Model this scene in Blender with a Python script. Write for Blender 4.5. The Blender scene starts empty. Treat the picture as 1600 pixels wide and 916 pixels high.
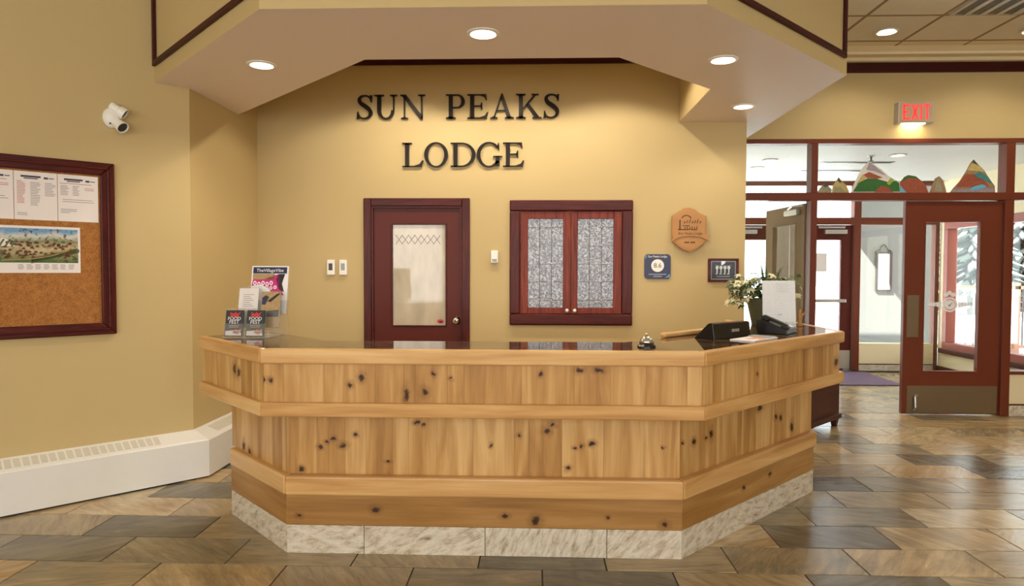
import bpy, bmesh, math, random
from mathutils import Vector, Matrix
random.seed(7)
sc = bpy.context.scene
COL = sc.collection
PI = math.pi

# ------------------------------------------------------------------ camera
YAW, PITCH, ROLL, EYE = 0.035, 0.0328, 0.0026, 1.45
fw = Vector((-math.sin(YAW)*math.cos(PITCH), math.cos(YAW)*math.cos(PITCH), -math.sin(PITCH)))
rt = Vector((math.cos(YAW), math.sin(YAW), 0)); up = rt.cross(fw)
rt2 = rt*math.cos(ROLL) + up*math.sin(ROLL); up2 = -rt*math.sin(ROLL) + up*math.cos(ROLL)
cd = bpy.data.cameras.new('camera'); cd.lens = 1054.03/1600*36; cd.sensor_width = 36; cd.clip_start = 0.05; cd.clip_end = 400
cam = bpy.data.objects.new('camera', cd); COL.objects.link(cam)
M = Matrix((rt2, up2, -fw)).transposed().to_4x4(); M.translation = Vector((0, 0, EYE)); cam.matrix_world = M
sc.camera = cam

# ------------------------------------------------------------------ world, sun, window daylight, exposure
w = bpy.data.worlds.new('sky'); sc.world = w; w.use_nodes = True
bg = w.node_tree.nodes['Background']; bg.inputs[0].default_value = (0.9, 0.95, 1.0, 1); bg.inputs[1].default_value = 4.5
sd = bpy.data.lights.new('sun', 'SUN'); sd.energy = 30.0; sd.angle = 0.01; sd.color = (1.0, 0.96, 0.9)
sun = bpy.data.objects.new('sun', sd); COL.objects.link(sun)
sun.rotation_euler = Vector((0.6, 0.35, -0.79)).to_track_quat('-Z', 'Y').to_euler()
def area(name, loc, direction, sx, sy, power, col):
    d = bpy.data.lights.new(name, 'AREA'); d.shape = 'RECTANGLE'; d.size = sx; d.size_y = sy; d.energy = power; d.color = col
    o = bpy.data.objects.new(name, d); COL.objects.link(o); o.location = loc
    o.rotation_euler = Vector(direction).to_track_quat('-Z', 'Y').to_euler(); return o
DAY = (1.0, 0.98, 0.95)
REAR_WINDOWS = [-5.4, -3.0, -0.6, 1.8, 4.1]           # centre x of each tall lobby window in the rear wall
for x in REAR_WINDOWS:
    area('window_daylight', (x, -3.86, 1.9), (0, 1, 0), 1.7, 2.5, 84, DAY)
sc.view_settings.view_transform = 'Standard'; sc.view_settings.look = 'None'
sc.view_settings.exposure = -0.1; sc.view_settings.gamma = 1.0; sc.view_settings.use_curve_mapping = False

# ------------------------------------------------------------------ materials
def lin(r, g, b):
    f = lambda c: (c/255/12.92) if c/255 <= 0.04045 else ((c/255+0.055)/1.055)**2.4
    return (f(r), f(g), f(b), 1)
class NT:
    def __init__(s, name):
        s.m = bpy.data.materials.new(name); s.m.use_nodes = True; s.t = s.m.node_tree; s.b = s.t.nodes['Principled BSDF']; s.out = s.t.nodes['Material Output']
    def n(s, kind, **kw):
        o = s.t.nodes.new(kind)
        for k, v in kw.items(): setattr(o, k, v)
        return o
    def l(s, a, b): s.t.links.new(a, b)
    def math(s, op, a, b=None, c=None):
        o = s.n('ShaderNodeMath', operation=op)
        for i, v in enumerate((a, b, c)):
            if v is None: continue
            if isinstance(v, (int, float)): o.inputs[i].default_value = v
            else: s.l(v, o.inputs[i])
        return o.outputs[0]
    def vm(s, op, a, b=None):
        o = s.n('ShaderNodeVectorMath', operation=op)
        for i, v in enumerate((a, b)):
            if v is None: continue
            if isinstance(v, tuple): o.inputs[i].default_value = v
            else: s.l(v, o.inputs[i])
        return o.outputs['Value'] if op == 'LENGTH' else o.outputs[0]
    def pos(s, scale=None):
        g = s.n('ShaderNodeNewGeometry').outputs['Position']
        return s.vm('MULTIPLY', g, scale) if scale else g
    def objc(s, scale=None):
        g = s.n('ShaderNodeTexCoord').outputs['Object']
        return s.vm('MULTIPLY', g, scale) if scale else g
    def noise(s, vec, scale=1, detail=3, rough=0.55, dist=0.0):
        o = s.n('ShaderNodeTexNoise'); o.inputs['Scale'].default_value = scale; o.inputs['Detail'].default_value = detail
        o.inputs['Roughness'].default_value = rough; o.inputs['Distortion'].default_value = dist; s.l(vec, o.inputs['Vector']); return o
    def ramp(s, fac, stops):
        o = s.n('ShaderNodeValToRGB'); e = o.color_ramp.elements
        while len(e) < len(stops): e.new(0.5)
        for i, (p, c) in enumerate(stops): e[i].position = p; e[i].color = c
        s.l(fac, o.inputs[0]); return o.outputs[0]
    def mix(s, fac, a, b, mode='MIX'):
        o = s.n('ShaderNodeMix', data_type='RGBA', blend_type=mode)
        for sock, v in ((o.inputs[0], fac), (o.inputs[6], a), (o.inputs[7], b)):
            if isinstance(v, (int, float, tuple)): sock.default_value = v
            else: s.l(v, sock)
        return o.outputs[2]
    def bump(s, h, strength=0.3, dist=0.01):
        o = s.n('ShaderNodeBump'); o.inputs['Strength'].default_value = strength; o.inputs['Distance'].default_value = dist
        s.l(h, o.inputs['Height']); s.l(o.outputs[0], s.b.inputs['Normal'])
    def base(s, v):
        if isinstance(v, tuple): s.b.inputs['Base Color'].default_value = v
        else: s.l(v, s.b.inputs['Base Color'])
    def rough(s, v):
        if isinstance(v, (int, float)): s.b.inputs['Roughness'].default_value = v
        else: s.l(v, s.b.inputs['Roughness'])
def plain(name, col, rough=0.5, metal=0.0, var=0.06, scale=20, spec=0.5, bump=0.0):
    t = NT(name); n = t.noise(t.pos(), scale, 3)
    c2 = tuple(min(1, x*(1-var)) for x in col[:3])+(1,); c1 = tuple(min(1, x*(1+var)) for x in col[:3])+(1,)
    t.base(t.mix(n.outputs[0], c2, c1)); t.rough(rough); t.b.inputs['Metallic'].default_value = metal
    t.b.inputs['Specular IOR Level'].default_value = spec
    if bump: t.bump(n.outputs[0], bump, 0.004)
    return t.m
def emit(name, col, strength):
    t = NT(name); t.base(col); t.b.inputs['Emission Color'].default_value = col; t.b.inputs['Emission Strength'].default_value = strength
    n = t.noise(t.pos(), 8); t.rough(t.math('MULTIPLY_ADD', n.outputs[0], 0.1, 0.4)); return t.m
def glass(name, tint=(0.96, 0.98, 0.97, 1), ior=1.45, haze=0.0):
    t = NT(name); t.t.nodes.remove(t.b)
    tr = t.n('ShaderNodeBsdfTransparent'); tr.inputs[0].default_value = tint
    gl = t.n('ShaderNodeBsdfGlossy'); gl.inputs['Roughness'].default_value = 0.015; gl.inputs[0].default_value = (1, 1, 1, 1)
    lw = t.n('ShaderNodeLayerWeight'); lw.inputs[0].default_value = 0.5; f0 = ((ior-1)/(ior+1))**2
    fc = t.math('MULTIPLY_ADD', t.math('POWER', lw.outputs['Facing'], 5.0), 1-f0, f0)
    mx = t.n('ShaderNodeMixShader'); t.l(fc, mx.inputs[0]); t.l(tr.outputs[0], mx.inputs[1]); t.l(gl.outputs[0], mx.inputs[2])
    last = mx.outputs[0]
    if haze:
        df = t.n('ShaderNodeBsdfDiffuse'); df.inputs[0].default_value = (0.9, 0.93, 0.95, 1)
        m2 = t.n('ShaderNodeMixShader'); m2.inputs[0].default_value = haze; t.l(last, m2.inputs[1]); t.l(df.outputs[0], m2.inputs[2]); last = m2.outputs[0]
    t.l(last, t.out.inputs[0]); return t.m

MT = {}
def wallpaint(name, col):
    t = NT(name); a = t.noise(t.pos(), 1.3, 2); b = t.noise(t.pos(), 160, 2)
    c = t.mix(a.outputs[0], tuple(x*0.96 for x in col[:3])+(1,), tuple(x*1.03 for x in col[:3])+(1,)); t.base(c); t.rough(0.55)
    t.b.inputs['Specular IOR Level'].default_value = 0.3; t.bump(b.outputs[0], 0.05, 0.002); return t.m
MT['wall'] = wallpaint('tan_wall_paint', lin(195, 174, 125))
MT['soffit'] = wallpaint('soffit_paint', lin(236, 222, 212))
MT['cream'] = wallpaint('cream_paint', lin(236, 222, 186))
MT['vwhite'] = wallpaint('white_ceiling_paint', lin(238, 240, 240))
MT['extwall'] = wallpaint('exterior_stucco', lin(128, 130, 126))

def cherry(name, c_dark, c_mid, c_light, rough=0.32, axis='x', strength=1.0):
    t = NT(name); sc_ = (2.0, 2.0, 34.0) if axis == 'x' else (34.0, 34.0, 2.0)
    p = t.pos(); n1 = t.noise(t.vm('MULTIPLY', p, sc_), 1.0, 4, 0.6, 1.2); n2 = t.noise(t.vm('MULTIPLY', p, tuple(v*3 for v in sc_)), 1.0, 2)
    f = t.math('MULTIPLY_ADD', n2.outputs[0], 0.35, t.math('MULTIPLY', n1.outputs[0], 0.7))
    t.base(t.ramp(f, [(0.3, c_dark), (0.5, c_mid), (0.72, c_light)])); t.rough(rough+.08); t.b.inputs['Specular IOR Level'].default_value = 0.25; t.bump(n2.outputs[0], 0.06, 0.002); return t.m
MT['trim'] = cherry('dark_mahogany_trim', lin(40, 4, 4), lin(58, 8, 8), lin(74, 14, 12), 0.4)
MT['cherry'] = cherry('cherry_stained_wood', lin(72, 22, 13), lin(112, 42, 27), lin(142, 62, 40), 0.3)
MT['cherryv'] = cherry('cherry_stained_wood_upright', lin(72, 22, 13), lin(112, 42, 27), lin(142, 62, 40), 0.3, 'z')
MT['casing'] = cherry('dark_cherry_casing', lin(48, 12, 10), lin(72, 20, 16), lin(98, 34, 24), 0.28)
MT['casingv'] = cherry('dark_cherry_casing_upright', lin(48, 12, 10), lin(72, 20, 16), lin(98, 34, 24), 0.28, 'z')
MT['doorpaint'] = plain('oxblood_door_paint', lin(88, 32, 22), 0.42, var=0.05, scale=3, spec=0.25)
MT['frame'] = plain('rust_red_metal_frame', lin(112, 52, 32), 0.42, var=0.06, scale=4, spec=0.35)
MT['greydoor'] = plain('weathered_grey_brown_door', lin(150, 128, 104), 0.7, var=0.05, scale=4, spec=0.1)
MT['chest'] = cherry('walnut_chest_wood', lin(50, 24, 16), lin(74, 38, 26), lin(94, 52, 36), 0.4)

# knotty pine: knots sit at fixed places on the boards (x, z, half width, half height in metres)
KNOTS = [(-1.308,.918,.008,.018),(-1.276,.918,.015,.015),(-.888,.9,.016,.018),(-.832,.938,.019,.022),(-.616,.856,.015,.043),(-.527,.869,.022,.024),(-.487,.959,.013,.016),(-.404,.935,.012,.010),(.026,.96,.014,.015),(.211,.98,.024,.016),(.304,.983,.03,.015),(-1.104,.545,.017,.013),(-1.067,.572,.017,.01),(-1.037,.586,.02,.013),(-.984,.553,.026,.016),(-.921,.61,.013,.013),(-1.201,.425,.017,.02),(-.75,.47,.017,.008),(-.601,.676,.02,.013),(-.568,.664,.013,.013),(-.225,.559,.009,.013),(-.081,.613,.013,.013),(.061,.638,.023,.02),(.087,.671,.02,.017),(.204,.551,.013,.01),(.237,.565,.012,.014),(.288,.575,.02,.016),(.648,.563,.01,.01),(.166,.452,.016,.016),(-1.568,.935,.019,.033),(-1.531,.921,.018,.026),(-1.626,.416,.019,.026),(-1.685,.433,.017,.034),(1.167,.911,.012,.012),(1.892,.882,.028,.032),(.745,.58,.012,.01),(.82,.568,.017,.02),(.903,.568,.013,.014),(.939,.583,.018,.031),(1.464,.564,.015,.02),(1.512,.55,.015,.02),(1.319,.647,.028,.019),(1.62,.466,.019,.041),(-1.208,.193,.02,.013),(-.811,.232,.029,.02),(-.151,.206,.026,.013),(.005,.185,.029,.029),(.366,.211,.013,.01),(.655,.176,.025,.019),(1.18,.226,.015,.015),(1.402,.241,.017,.015)]
def pine(name, knots, vertical, tint=1.0, dark=lin(148, 102, 50), mid=lin(190, 145, 84), light=lin(222, 184, 124), rough=0.33):
    t = NT(name); p = t.pos()
    info = t.n('ShaderNodeObjectInfo').outputs['Random']
    sv = (9.0, 9.0, 0.9) if vertical else (0.9, 0.9, 11.0)
    off = t.n('ShaderNodeCombineXYZ'); t.l(t.math('MULTIPLY', info, 37.0), off.inputs[0]); t.l(t.math('MULTIPLY', info, 91.0), off.inputs[2])
    q = t.vm('ADD', t.vm('MULTIPLY', p, sv), off.outputs[0])
    n1 = t.noise(q, 1.6, 3, 0.5, 0.6); n2 = t.noise(t.vm('MULTIPLY', q, (7.0, 7.0, 3.0) if vertical else (3.0, 3.0, 7.0)), 1.6, 3, 0.6)
    f = t.math('ADD', t.math('MULTIPLY', n1.outputs[0], 0.74), t.math('ADD', t.math('MULTIPLY', n2.outputs[0], 0.16), t.math('MULTIPLY', info, 0.2)))
    col = t.ramp(f, [(0.29, dark), (0.52, mid), (0.76, light)])
    if knots:
        wob = t.noise(p, 38, 3, 0.6); wv = t.vm('MULTIPLY', t.vm('SUBTRACT', wob.outputs[1], (0.5, 0.5, 0.5)), (0.034, 0.0, 0.034))
        pk = t.vm('MULTIPLY', t.vm('ADD', p, wv), (1.0, 0.0, 1.0)); dmin = None
        for (kx, kz, rx, rz) in knots:
            v = t.vm('MULTIPLY', t.vm('SUBTRACT', pk, (kx, 0.0, kz)), (1/(rx*0.78), 0.0, 1/(rz*0.82)))
            d = t.vm('LENGTH', v); dmin = d if dmin is None else t.math('MINIMUM', dmin, d)
        core = t.ramp(dmin, [(0.0, (0.010, 0.004, 0.002, 1)), (0.5, (0.05, 0.015, 0.004, 1)), (0.95, (0.20, 0.085, 0.025, 1))])
        a = t.n('ShaderNodeMapRange', interpolation_type='SMOOTHSTEP'); a.inputs[1].default_value = 0.7; a.inputs[2].default_value = 1.15; a.inputs[3].default_value = 1.0; a.inputs[4].default_value = 0.0; t.l(dmin, a.inputs[0])
        h = t.n('ShaderNodeMapRange', interpolation_type='SMOOTHSTEP'); h.inputs[1].default_value = 1.0; h.inputs[2].default_value = 2.6; h.inputs[3].default_value = 0.45; h.inputs[4].default_value = 0.0; t.l(dmin, h.inputs[0])
        col = t.mix(h.outputs[0], col, tuple(x*0.75 for x in dark[:3])+(1,)); col = t.mix(a.outputs[0], col, core)
    t.base(col); t.rough(rough); t.bump(n2.outputs[0], 0.04, 0.002); t.b.inputs['Specular IOR Level'].default_value = 0.35; t.b.inputs['Coat Weight'].default_value = 0.06; t.b.inputs['Coat Roughness'].default_value = 0.15
    return t.m
MT['plank'] = pine('knotty_pine_boards', KNOTS, True)
MT['rail'] = pine('clear_pine_rails', None, False, 1.0, lin(172, 122, 64), lin(206, 160, 100), lin(228, 190, 132), 0.28)
MT['baseboard'] = pine('amber_pine_base', KNOTS, False, 1.0, lin(128, 88, 40), lin(162, 118, 62), lin(186, 144, 86), 0.3)
MT['pinein'] = pine('pine_carcass', None, True)

# slate floor: a tone for each paving piece from its own row and column
TW, TH, TX0, TY0 = 0.628, 0.314, 1.607, 3.237
def slate(name, palette, pale=0.0):
    t = NT(name); p = t.pos(); s = t.n('ShaderNodeSeparateXYZ'); t.l(p, s.inputs[0])
    row = t.math('FLOOR', t.math('DIVIDE', t.math('SUBTRACT', s.outputs[1], TY0), TH))
    odd = t.math('MODULO', t.math('ADD', row, 200.0), 2.0)
    col = t.math('FLOOR', t.math('SUBTRACT', t.math('DIVIDE', t.math('SUBTRACT', s.outputs[0], TX0), TW), t.math('MULTIPLY', odd, 0.5)))
    cv = t.n('ShaderNodeCombineXYZ'); t.l(row, cv.inputs[0]); t.l(col, cv.inputs[1])
    wn = t.n('ShaderNodeTexWhiteNoise', noise_dimensions='3D'); t.l(cv.outputs[0], wn.inputs['Vector'])
    r = wn.outputs['Value']; rs = t.n('ShaderNodeSeparateColor'); t.l(wn.outputs['Color'], rs.inputs[0])
    rot = t.n('ShaderNodeVectorRotate', rotation_type='Z_AXIS'); t.l(p, rot.inputs['Vector']); t.l(t.math('MULTIPLY_ADD', rs.outputs[1], 2.2, -1.1), rot.inputs['Angle'])
    q = t.vm('ADD', t.vm('MULTIPLY', rot.outputs[0], (1.8, 7.0, 2.0)), t.vm('MULTIPLY', wn.outputs['Color'], (50.0, 50.0, 50.0)))
    st = t.noise(q, 1.1, 4, 0.55, 0.9); pa = t.noise(t.vm('ADD', p, t.vm('MULTIPLY', wn.outputs['Color'], (20.0, 20.0, 20.0))), 2.4, 3, 0.5, 0.8)
    fine = t.noise(t.vm('MULTIPLY', q, (1.6, 2.2, 2.0)), 1.6, 6, 0.66, 0.8)
    f = t.math('ADD', t.math('MULTIPLY', r, 0.8), t.math('ADD', t.math('MULTIPLY', st.outputs[0], 0.34), t.math('MULTIPLY_ADD', pa.outputs[0], 0.28, -0.24)))
    c = t.ramp(f, palette)
    g = t.ramp(fine.outputs[0], [(0.3, (0.58, 0.54, 0.48, 1)), (0.5, (0.94, 0.92, 0.89, 1)), (0.7, (1.22, 1.2, 1.14, 1))])
    t.base(t.mix(0.8, c, g, 'MULTIPLY')); t.rough(t.math('MULTIPLY_ADD', fine.outputs[0], 0.26, 0.09))
    hh = t.math('MULTIPLY_ADD', fine.outputs[0], 0.35, st.outputs[0]); t.bump(hh, 0.22, 0.01); return t.m
MT['slate'] = slate('multicolour_slate', [(0.08, lin(106, 100, 84)), (0.22, lin(138, 130, 110)), (0.36, lin(174, 158, 126)), (0.48, lin(148, 131, 102)), (0.6, lin(196, 176, 138)), (0.72, lin(176, 148, 106)), (0.84, lin(208, 194, 162)), (0.97, lin(164, 159, 144))])
MT['grout'] = plain('dark_grout', lin(66, 54, 42), 0.9, var=0.15, scale=60)
def basestone(name):
    t = NT(name); p = t.pos(); info = t.n('ShaderNodeObjectInfo').outputs['Random']
    off = t.n('ShaderNodeCombineXYZ'); t.l(t.math('MULTIPLY', info, 31.0), off.inputs[0]); t.l(t.math('MULTIPLY', info, 17.0), off.inputs[1])
    rot = t.n('ShaderNodeVectorRotate', rotation_type='Y_AXIS'); t.l(p, rot.inputs['Vector']); t.l(t.math('MULTIPLY_ADD', info, 1.6, -0.3), rot.inputs['Angle'])
    q = t.vm('ADD', t.vm('MULTIPLY', rot.outputs[0], (9.0, 9.0, 26.0)), off.outputs[0])
    a = t.noise(q, 1.3, 8, 0.72, 0.35); b = t.noise(t.vm('ADD', p, off.outputs[0]), 7, 3)
    c = t.ramp(a.outputs[0], [(0.32, lin(128, 114, 90)), (0.42, lin(192, 182, 160)), (0.54, lin(222, 217, 202)), (0.8, lin(238, 235, 224))])
    c = t.mix(t.math('MULTIPLY', b.outputs[0], 0.28), c, lin(190, 150, 104)); t.base(c); t.rough(0.5); t.bump(a.outputs[0], 0.4, 0.01); return t.m
MT['stone'] = basestone('pale_quartzite_base')
def granite():
    t = NT('polished_brown_granite'); a = t.noise(t.pos(), 9, 6, 0.7, 1.0); b = t.noise(t.pos(), 70, 3)
    c = t.ramp(t.math('MULTIPLY_ADD', b.outputs[0], 0.35, t.math('MULTIPLY', a.outputs[0], 0.7)), [(0.35, lin(26, 20, 15)), (0.5, lin(62, 46, 32)), (0.62, lin(112, 88, 62)), (0.75, lin(150, 126, 98))])
    t.base(c); t.rough(0.04); t.b.inputs['Specular IOR Level'].default_value = 0.75; return t.m
MT['granite'] = granite()
MT['white'] = plain('white_enamel', lin(228, 229, 226), 0.4, var=0.02)
MT['heatvent'] = plain('grey_heater_slot', lin(204, 202, 190), 0.5)
MT['plastic'] = plain('white_plastic', lin(238, 236, 228), 0.35, var=0.02)
MT['greyplastic'] = plain('grey_plastic', lin(150, 160, 168), 0.4)
MT['black'] = plain('black_plastic', lin(20, 19, 20), 0.3, var=0.1)
MT['blackgap'] = plain('gap_shade_black', lin(14, 12, 10), 0.7)  # black that paints the shade beneath the heaters
MT['dgrey'] = plain('dark_grey_plastic', lin(52, 52, 55), 0.4)
MT['letter'] = plain('black_bronze_letter', lin(30, 22, 16), 0.3, metal=0.3, var=0.2, scale=12)
MT['chrome'] = plain('polished_chrome', lin(210, 208, 204), 0.12, metal=1.0)
MT['steel'] = plain('brushed_stainless', lin(158, 146, 130), 0.35, metal=1.0, scale=40)
MT['silver'] = plain('satin_aluminium', lin(196, 196, 194), 0.35, metal=0.8)
MT['glass'] = glass('clear_glass')
MT['acrylic'] = glass('clear_acrylic', (0.95, 0.95, 0.94, 1), 1.3, 0.05)
MT['paper'] = plain('white_paper', lin(232, 226, 224), 0.7, var=0.02)
MT['paperpure'] = plain('bright_white_paper', lin(244, 245, 250), 0.6, var=0.01)
def pagemat():
    t = NT('backlit_page'); n = t.noise(t.pos(), 40, 2); t.base(t.mix(n.outputs[0], lin(244, 245, 250), lin(250, 250, 253))); t.rough(0.6)
    tl = t.n('ShaderNodeBsdfTranslucent'); tl.inputs[0].default_value = (0.95, 0.96, 0.99, 1); mx = t.n('ShaderNodeMixShader'); mx.inputs[0].default_value = 0.5
    t.l(t.b.outputs[0], mx.inputs[1]); t.l(tl.outputs[0], mx.inputs[2]); t.l(mx.outputs[0], t.out.inputs[0]); return t.m
MT['page'] = pagemat()
MT['ink'] = plain('grey_ink', lin(150, 140, 142), 0.7)
MT['inkd'] = plain('dark_ink', lin(62, 62, 78), 0.7)
MT['inkr'] = plain('red_ink', lin(186, 120, 112), 0.7)
def cork():
    t = NT('cork_sheet'); v = t.n('ShaderNodeTexVoronoi'); v.inputs['Scale'].default_value = 130; t.l(t.pos(), v.inputs['Vector']); a = t.noise(t.pos(), 30, 4, 0.6)
    c = t.mix(0.6, t.ramp(a.outputs[0], [(0.3, lin(140, 86, 34)), (0.55, lin(176, 116, 54)), (0.8, lin(200, 142, 76))]), t.ramp(v.outputs['Distance'], [(0.0, lin(200, 146, 82)), (0.6, lin(140, 88, 38))])); t.base(c); t.rough(0.9); t.bump(a.outputs[0], 0.3, 0.004); return t.m
MT['cork'] = cork()
def acoustic():
    t = NT('acoustic_ceiling_tile'); a = t.noise(t.pos(), 90, 3, 0.7); b = t.noise(t.pos(), 6, 2)
    t.base(t.mix(b.outputs[0], lin(226, 214, 188), lin(236, 226, 206))); t.rough(0.9); t.bump(t.ramp(a.outputs[0], [(0.35, (0, 0, 0, 1)), (0.5, (1, 1, 1, 1))]), 0.4, 0.006); return t.m
MT['acoustic'] = acoustic()
MT['tbar'] = plain('ceiling_grid_metal', lin(150, 124, 84), 0.5)
def privacy():
    t = NT('beige_film_glass'); p = t.pos(); a = t.noise(t.vm('MULTIPLY', p, (6.0, 6.0, 2.0)), 1, 3); t.base(t.ramp(a.outputs[0], [(0.3, lin(168, 158, 138)), (0.7, lin(204, 196, 176))])); t.rough(0.05); t.b.inputs['Specular IOR Level'].default_value = 0.6; return t.m
MT['privacy'] = privacy()
def patterned():
    t = NT('hammered_textured_glass'); v = t.n('ShaderNodeTexVoronoi', feature='SMOOTH_F1'); v.inputs['Scale'].default_value = 75; t.l(t.pos(), v.inputs['Vector']); a = t.noise(t.pos(), 60, 4, 0.7, 1.5)
    f = t.math('MULTIPLY_ADD', v.outputs['Distance'], 0.5, t.math('MULTIPLY', a.outputs[0], 0.8))
    t.base(t.ramp(f, [(0.4, lin(88, 92, 100)), (0.6, lin(134, 138, 146)), (0.8, lin(182, 186, 194))])); t.rough(0.18); t.b.inputs['Metallic'].default_value = 0.35; t.bump(f, 0.5, 0.006); return t.m
MT['patterned'] = patterned()
MT['lead'] = plain('lead_came', lin(120, 120, 124), 0.35, metal=0.7)
MT['rug'] = plain('purple_entrance_mat', lin(104, 84, 104), 0.95, var=0.15, scale=200)
MT['snow'] = plain('snow', lin(246, 248, 252), 0.8, var=0.02, scale=2)
MT['leafd'] = plain('dark_green_leaf', lin(52, 72, 38), 0.4, var=0.3, scale=30)
MT['leafv'] = plain('cream_edged_ivy_leaf', lin(196, 194, 156), 0.4, var=0.35, scale=60)
MT['leafm'] = plain('mid_green_ivy_leaf', lin(92, 104, 62), 0.4, var=0.35, scale=60)
MT['pot'] = plain('olive_plant_pot', lin(92, 94, 70), 0.5)
MT['soil'] = plain('potting_soil', lin(40, 30, 22), 0.95)
MT['bark'] = plain('tree_bark', lin(70, 56, 46), 0.9)
MT['fir'] = plain('fir_needles', lin(44, 54, 50), 0.9, var=0.4, scale=4)
MT['lamp'] = emit('lamp_glow', (1.0, 0.9, 0.72, 1), 14)
MT['exit'] = emit('exit_red_glow', (1.0, 0.04, 0.04, 1), 0.85)
MT['exitface'] = plain('bronze_painted_metal', lin(176, 152, 124), 0.5)
MT['orange'] = plain('orange_photo_print', lin(226, 150, 92), 0.4, var=0.3, scale=30)
MT['navy'] = plain('navy_print', lin(24, 32, 74), 0.35)
MT['skyb'] = plain('sky_blue_print', lin(96, 146, 190), 0.4)
MT['plaque'] = plain('carved_light_wood', lin(180, 130, 74), 0.5, var=0.12, scale=9)
MT['plaqued'] = plain('dark_brown_stain', lin(96, 62, 28), 0.6)  # darker brown of the carving, mounting block and map roofs
MT['magenta'] = plain('magenta_print', lin(196, 30, 120), 0.4)
MT['red'] = plain('red_print', lin(198, 30, 40), 0.4)
MT['tanp'] = plain('tan_photo_print', lin(176, 146, 96), 0.4, var=0.35, scale=50)
MT['skin'] = plain('pink_photo_print', lin(214, 150, 130), 0.4, var=0.2, scale=50)
MT['green'] = plain('green_banner_cloth', lin(14, 112, 44), 0.7)
MT['cedar'] = plain('cedar_railing', lin(150, 100, 80), 0.6)
MT['iron'] = plain('dark_iron', lin(60, 56, 58), 0.5)
MT['salmon'] = plain('salmon_window_frame', lin(150, 64, 48), 0.45, var=0.05)
def mapart():
    t = NT('painted_resort_map'); p = t.objc(); s = t.n('ShaderNodeSeparateXYZ'); t.l(p, s.inputs[0]); a = t.noise(p, 28, 4, 0.6, 0.8); b = t.noise(p, 9, 3, 0.5)
    zz = t.math('ADD', s.outputs[2], t.math('MULTIPLY_ADD', b.outputs[0], 0.12, -0.06))
    c = t.ramp(t.math('MULTIPLY_ADD', zz, 4.8, -0.3), [(0.06, lin(70, 104, 48)), (0.22, lin(150, 140, 96)), (0.4, lin(196, 176, 138)), (0.6, lin(120, 128, 86)), (0.8, lin(206, 206, 198)), (0.94, lin(110, 156, 196))])
    d = t.ramp(a.outputs[0], [(0.36, lin(92, 60, 44)), (0.44, (1, 1, 1, 1)), (0.6, (1, 1, 1, 1)), (0.68, lin(120, 156, 84))])
    t.base(t.mix(0.85, c, d, 'MULTIPLY')); t.rough(0.5); return t.m
MT['map'] = mapart()

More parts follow.
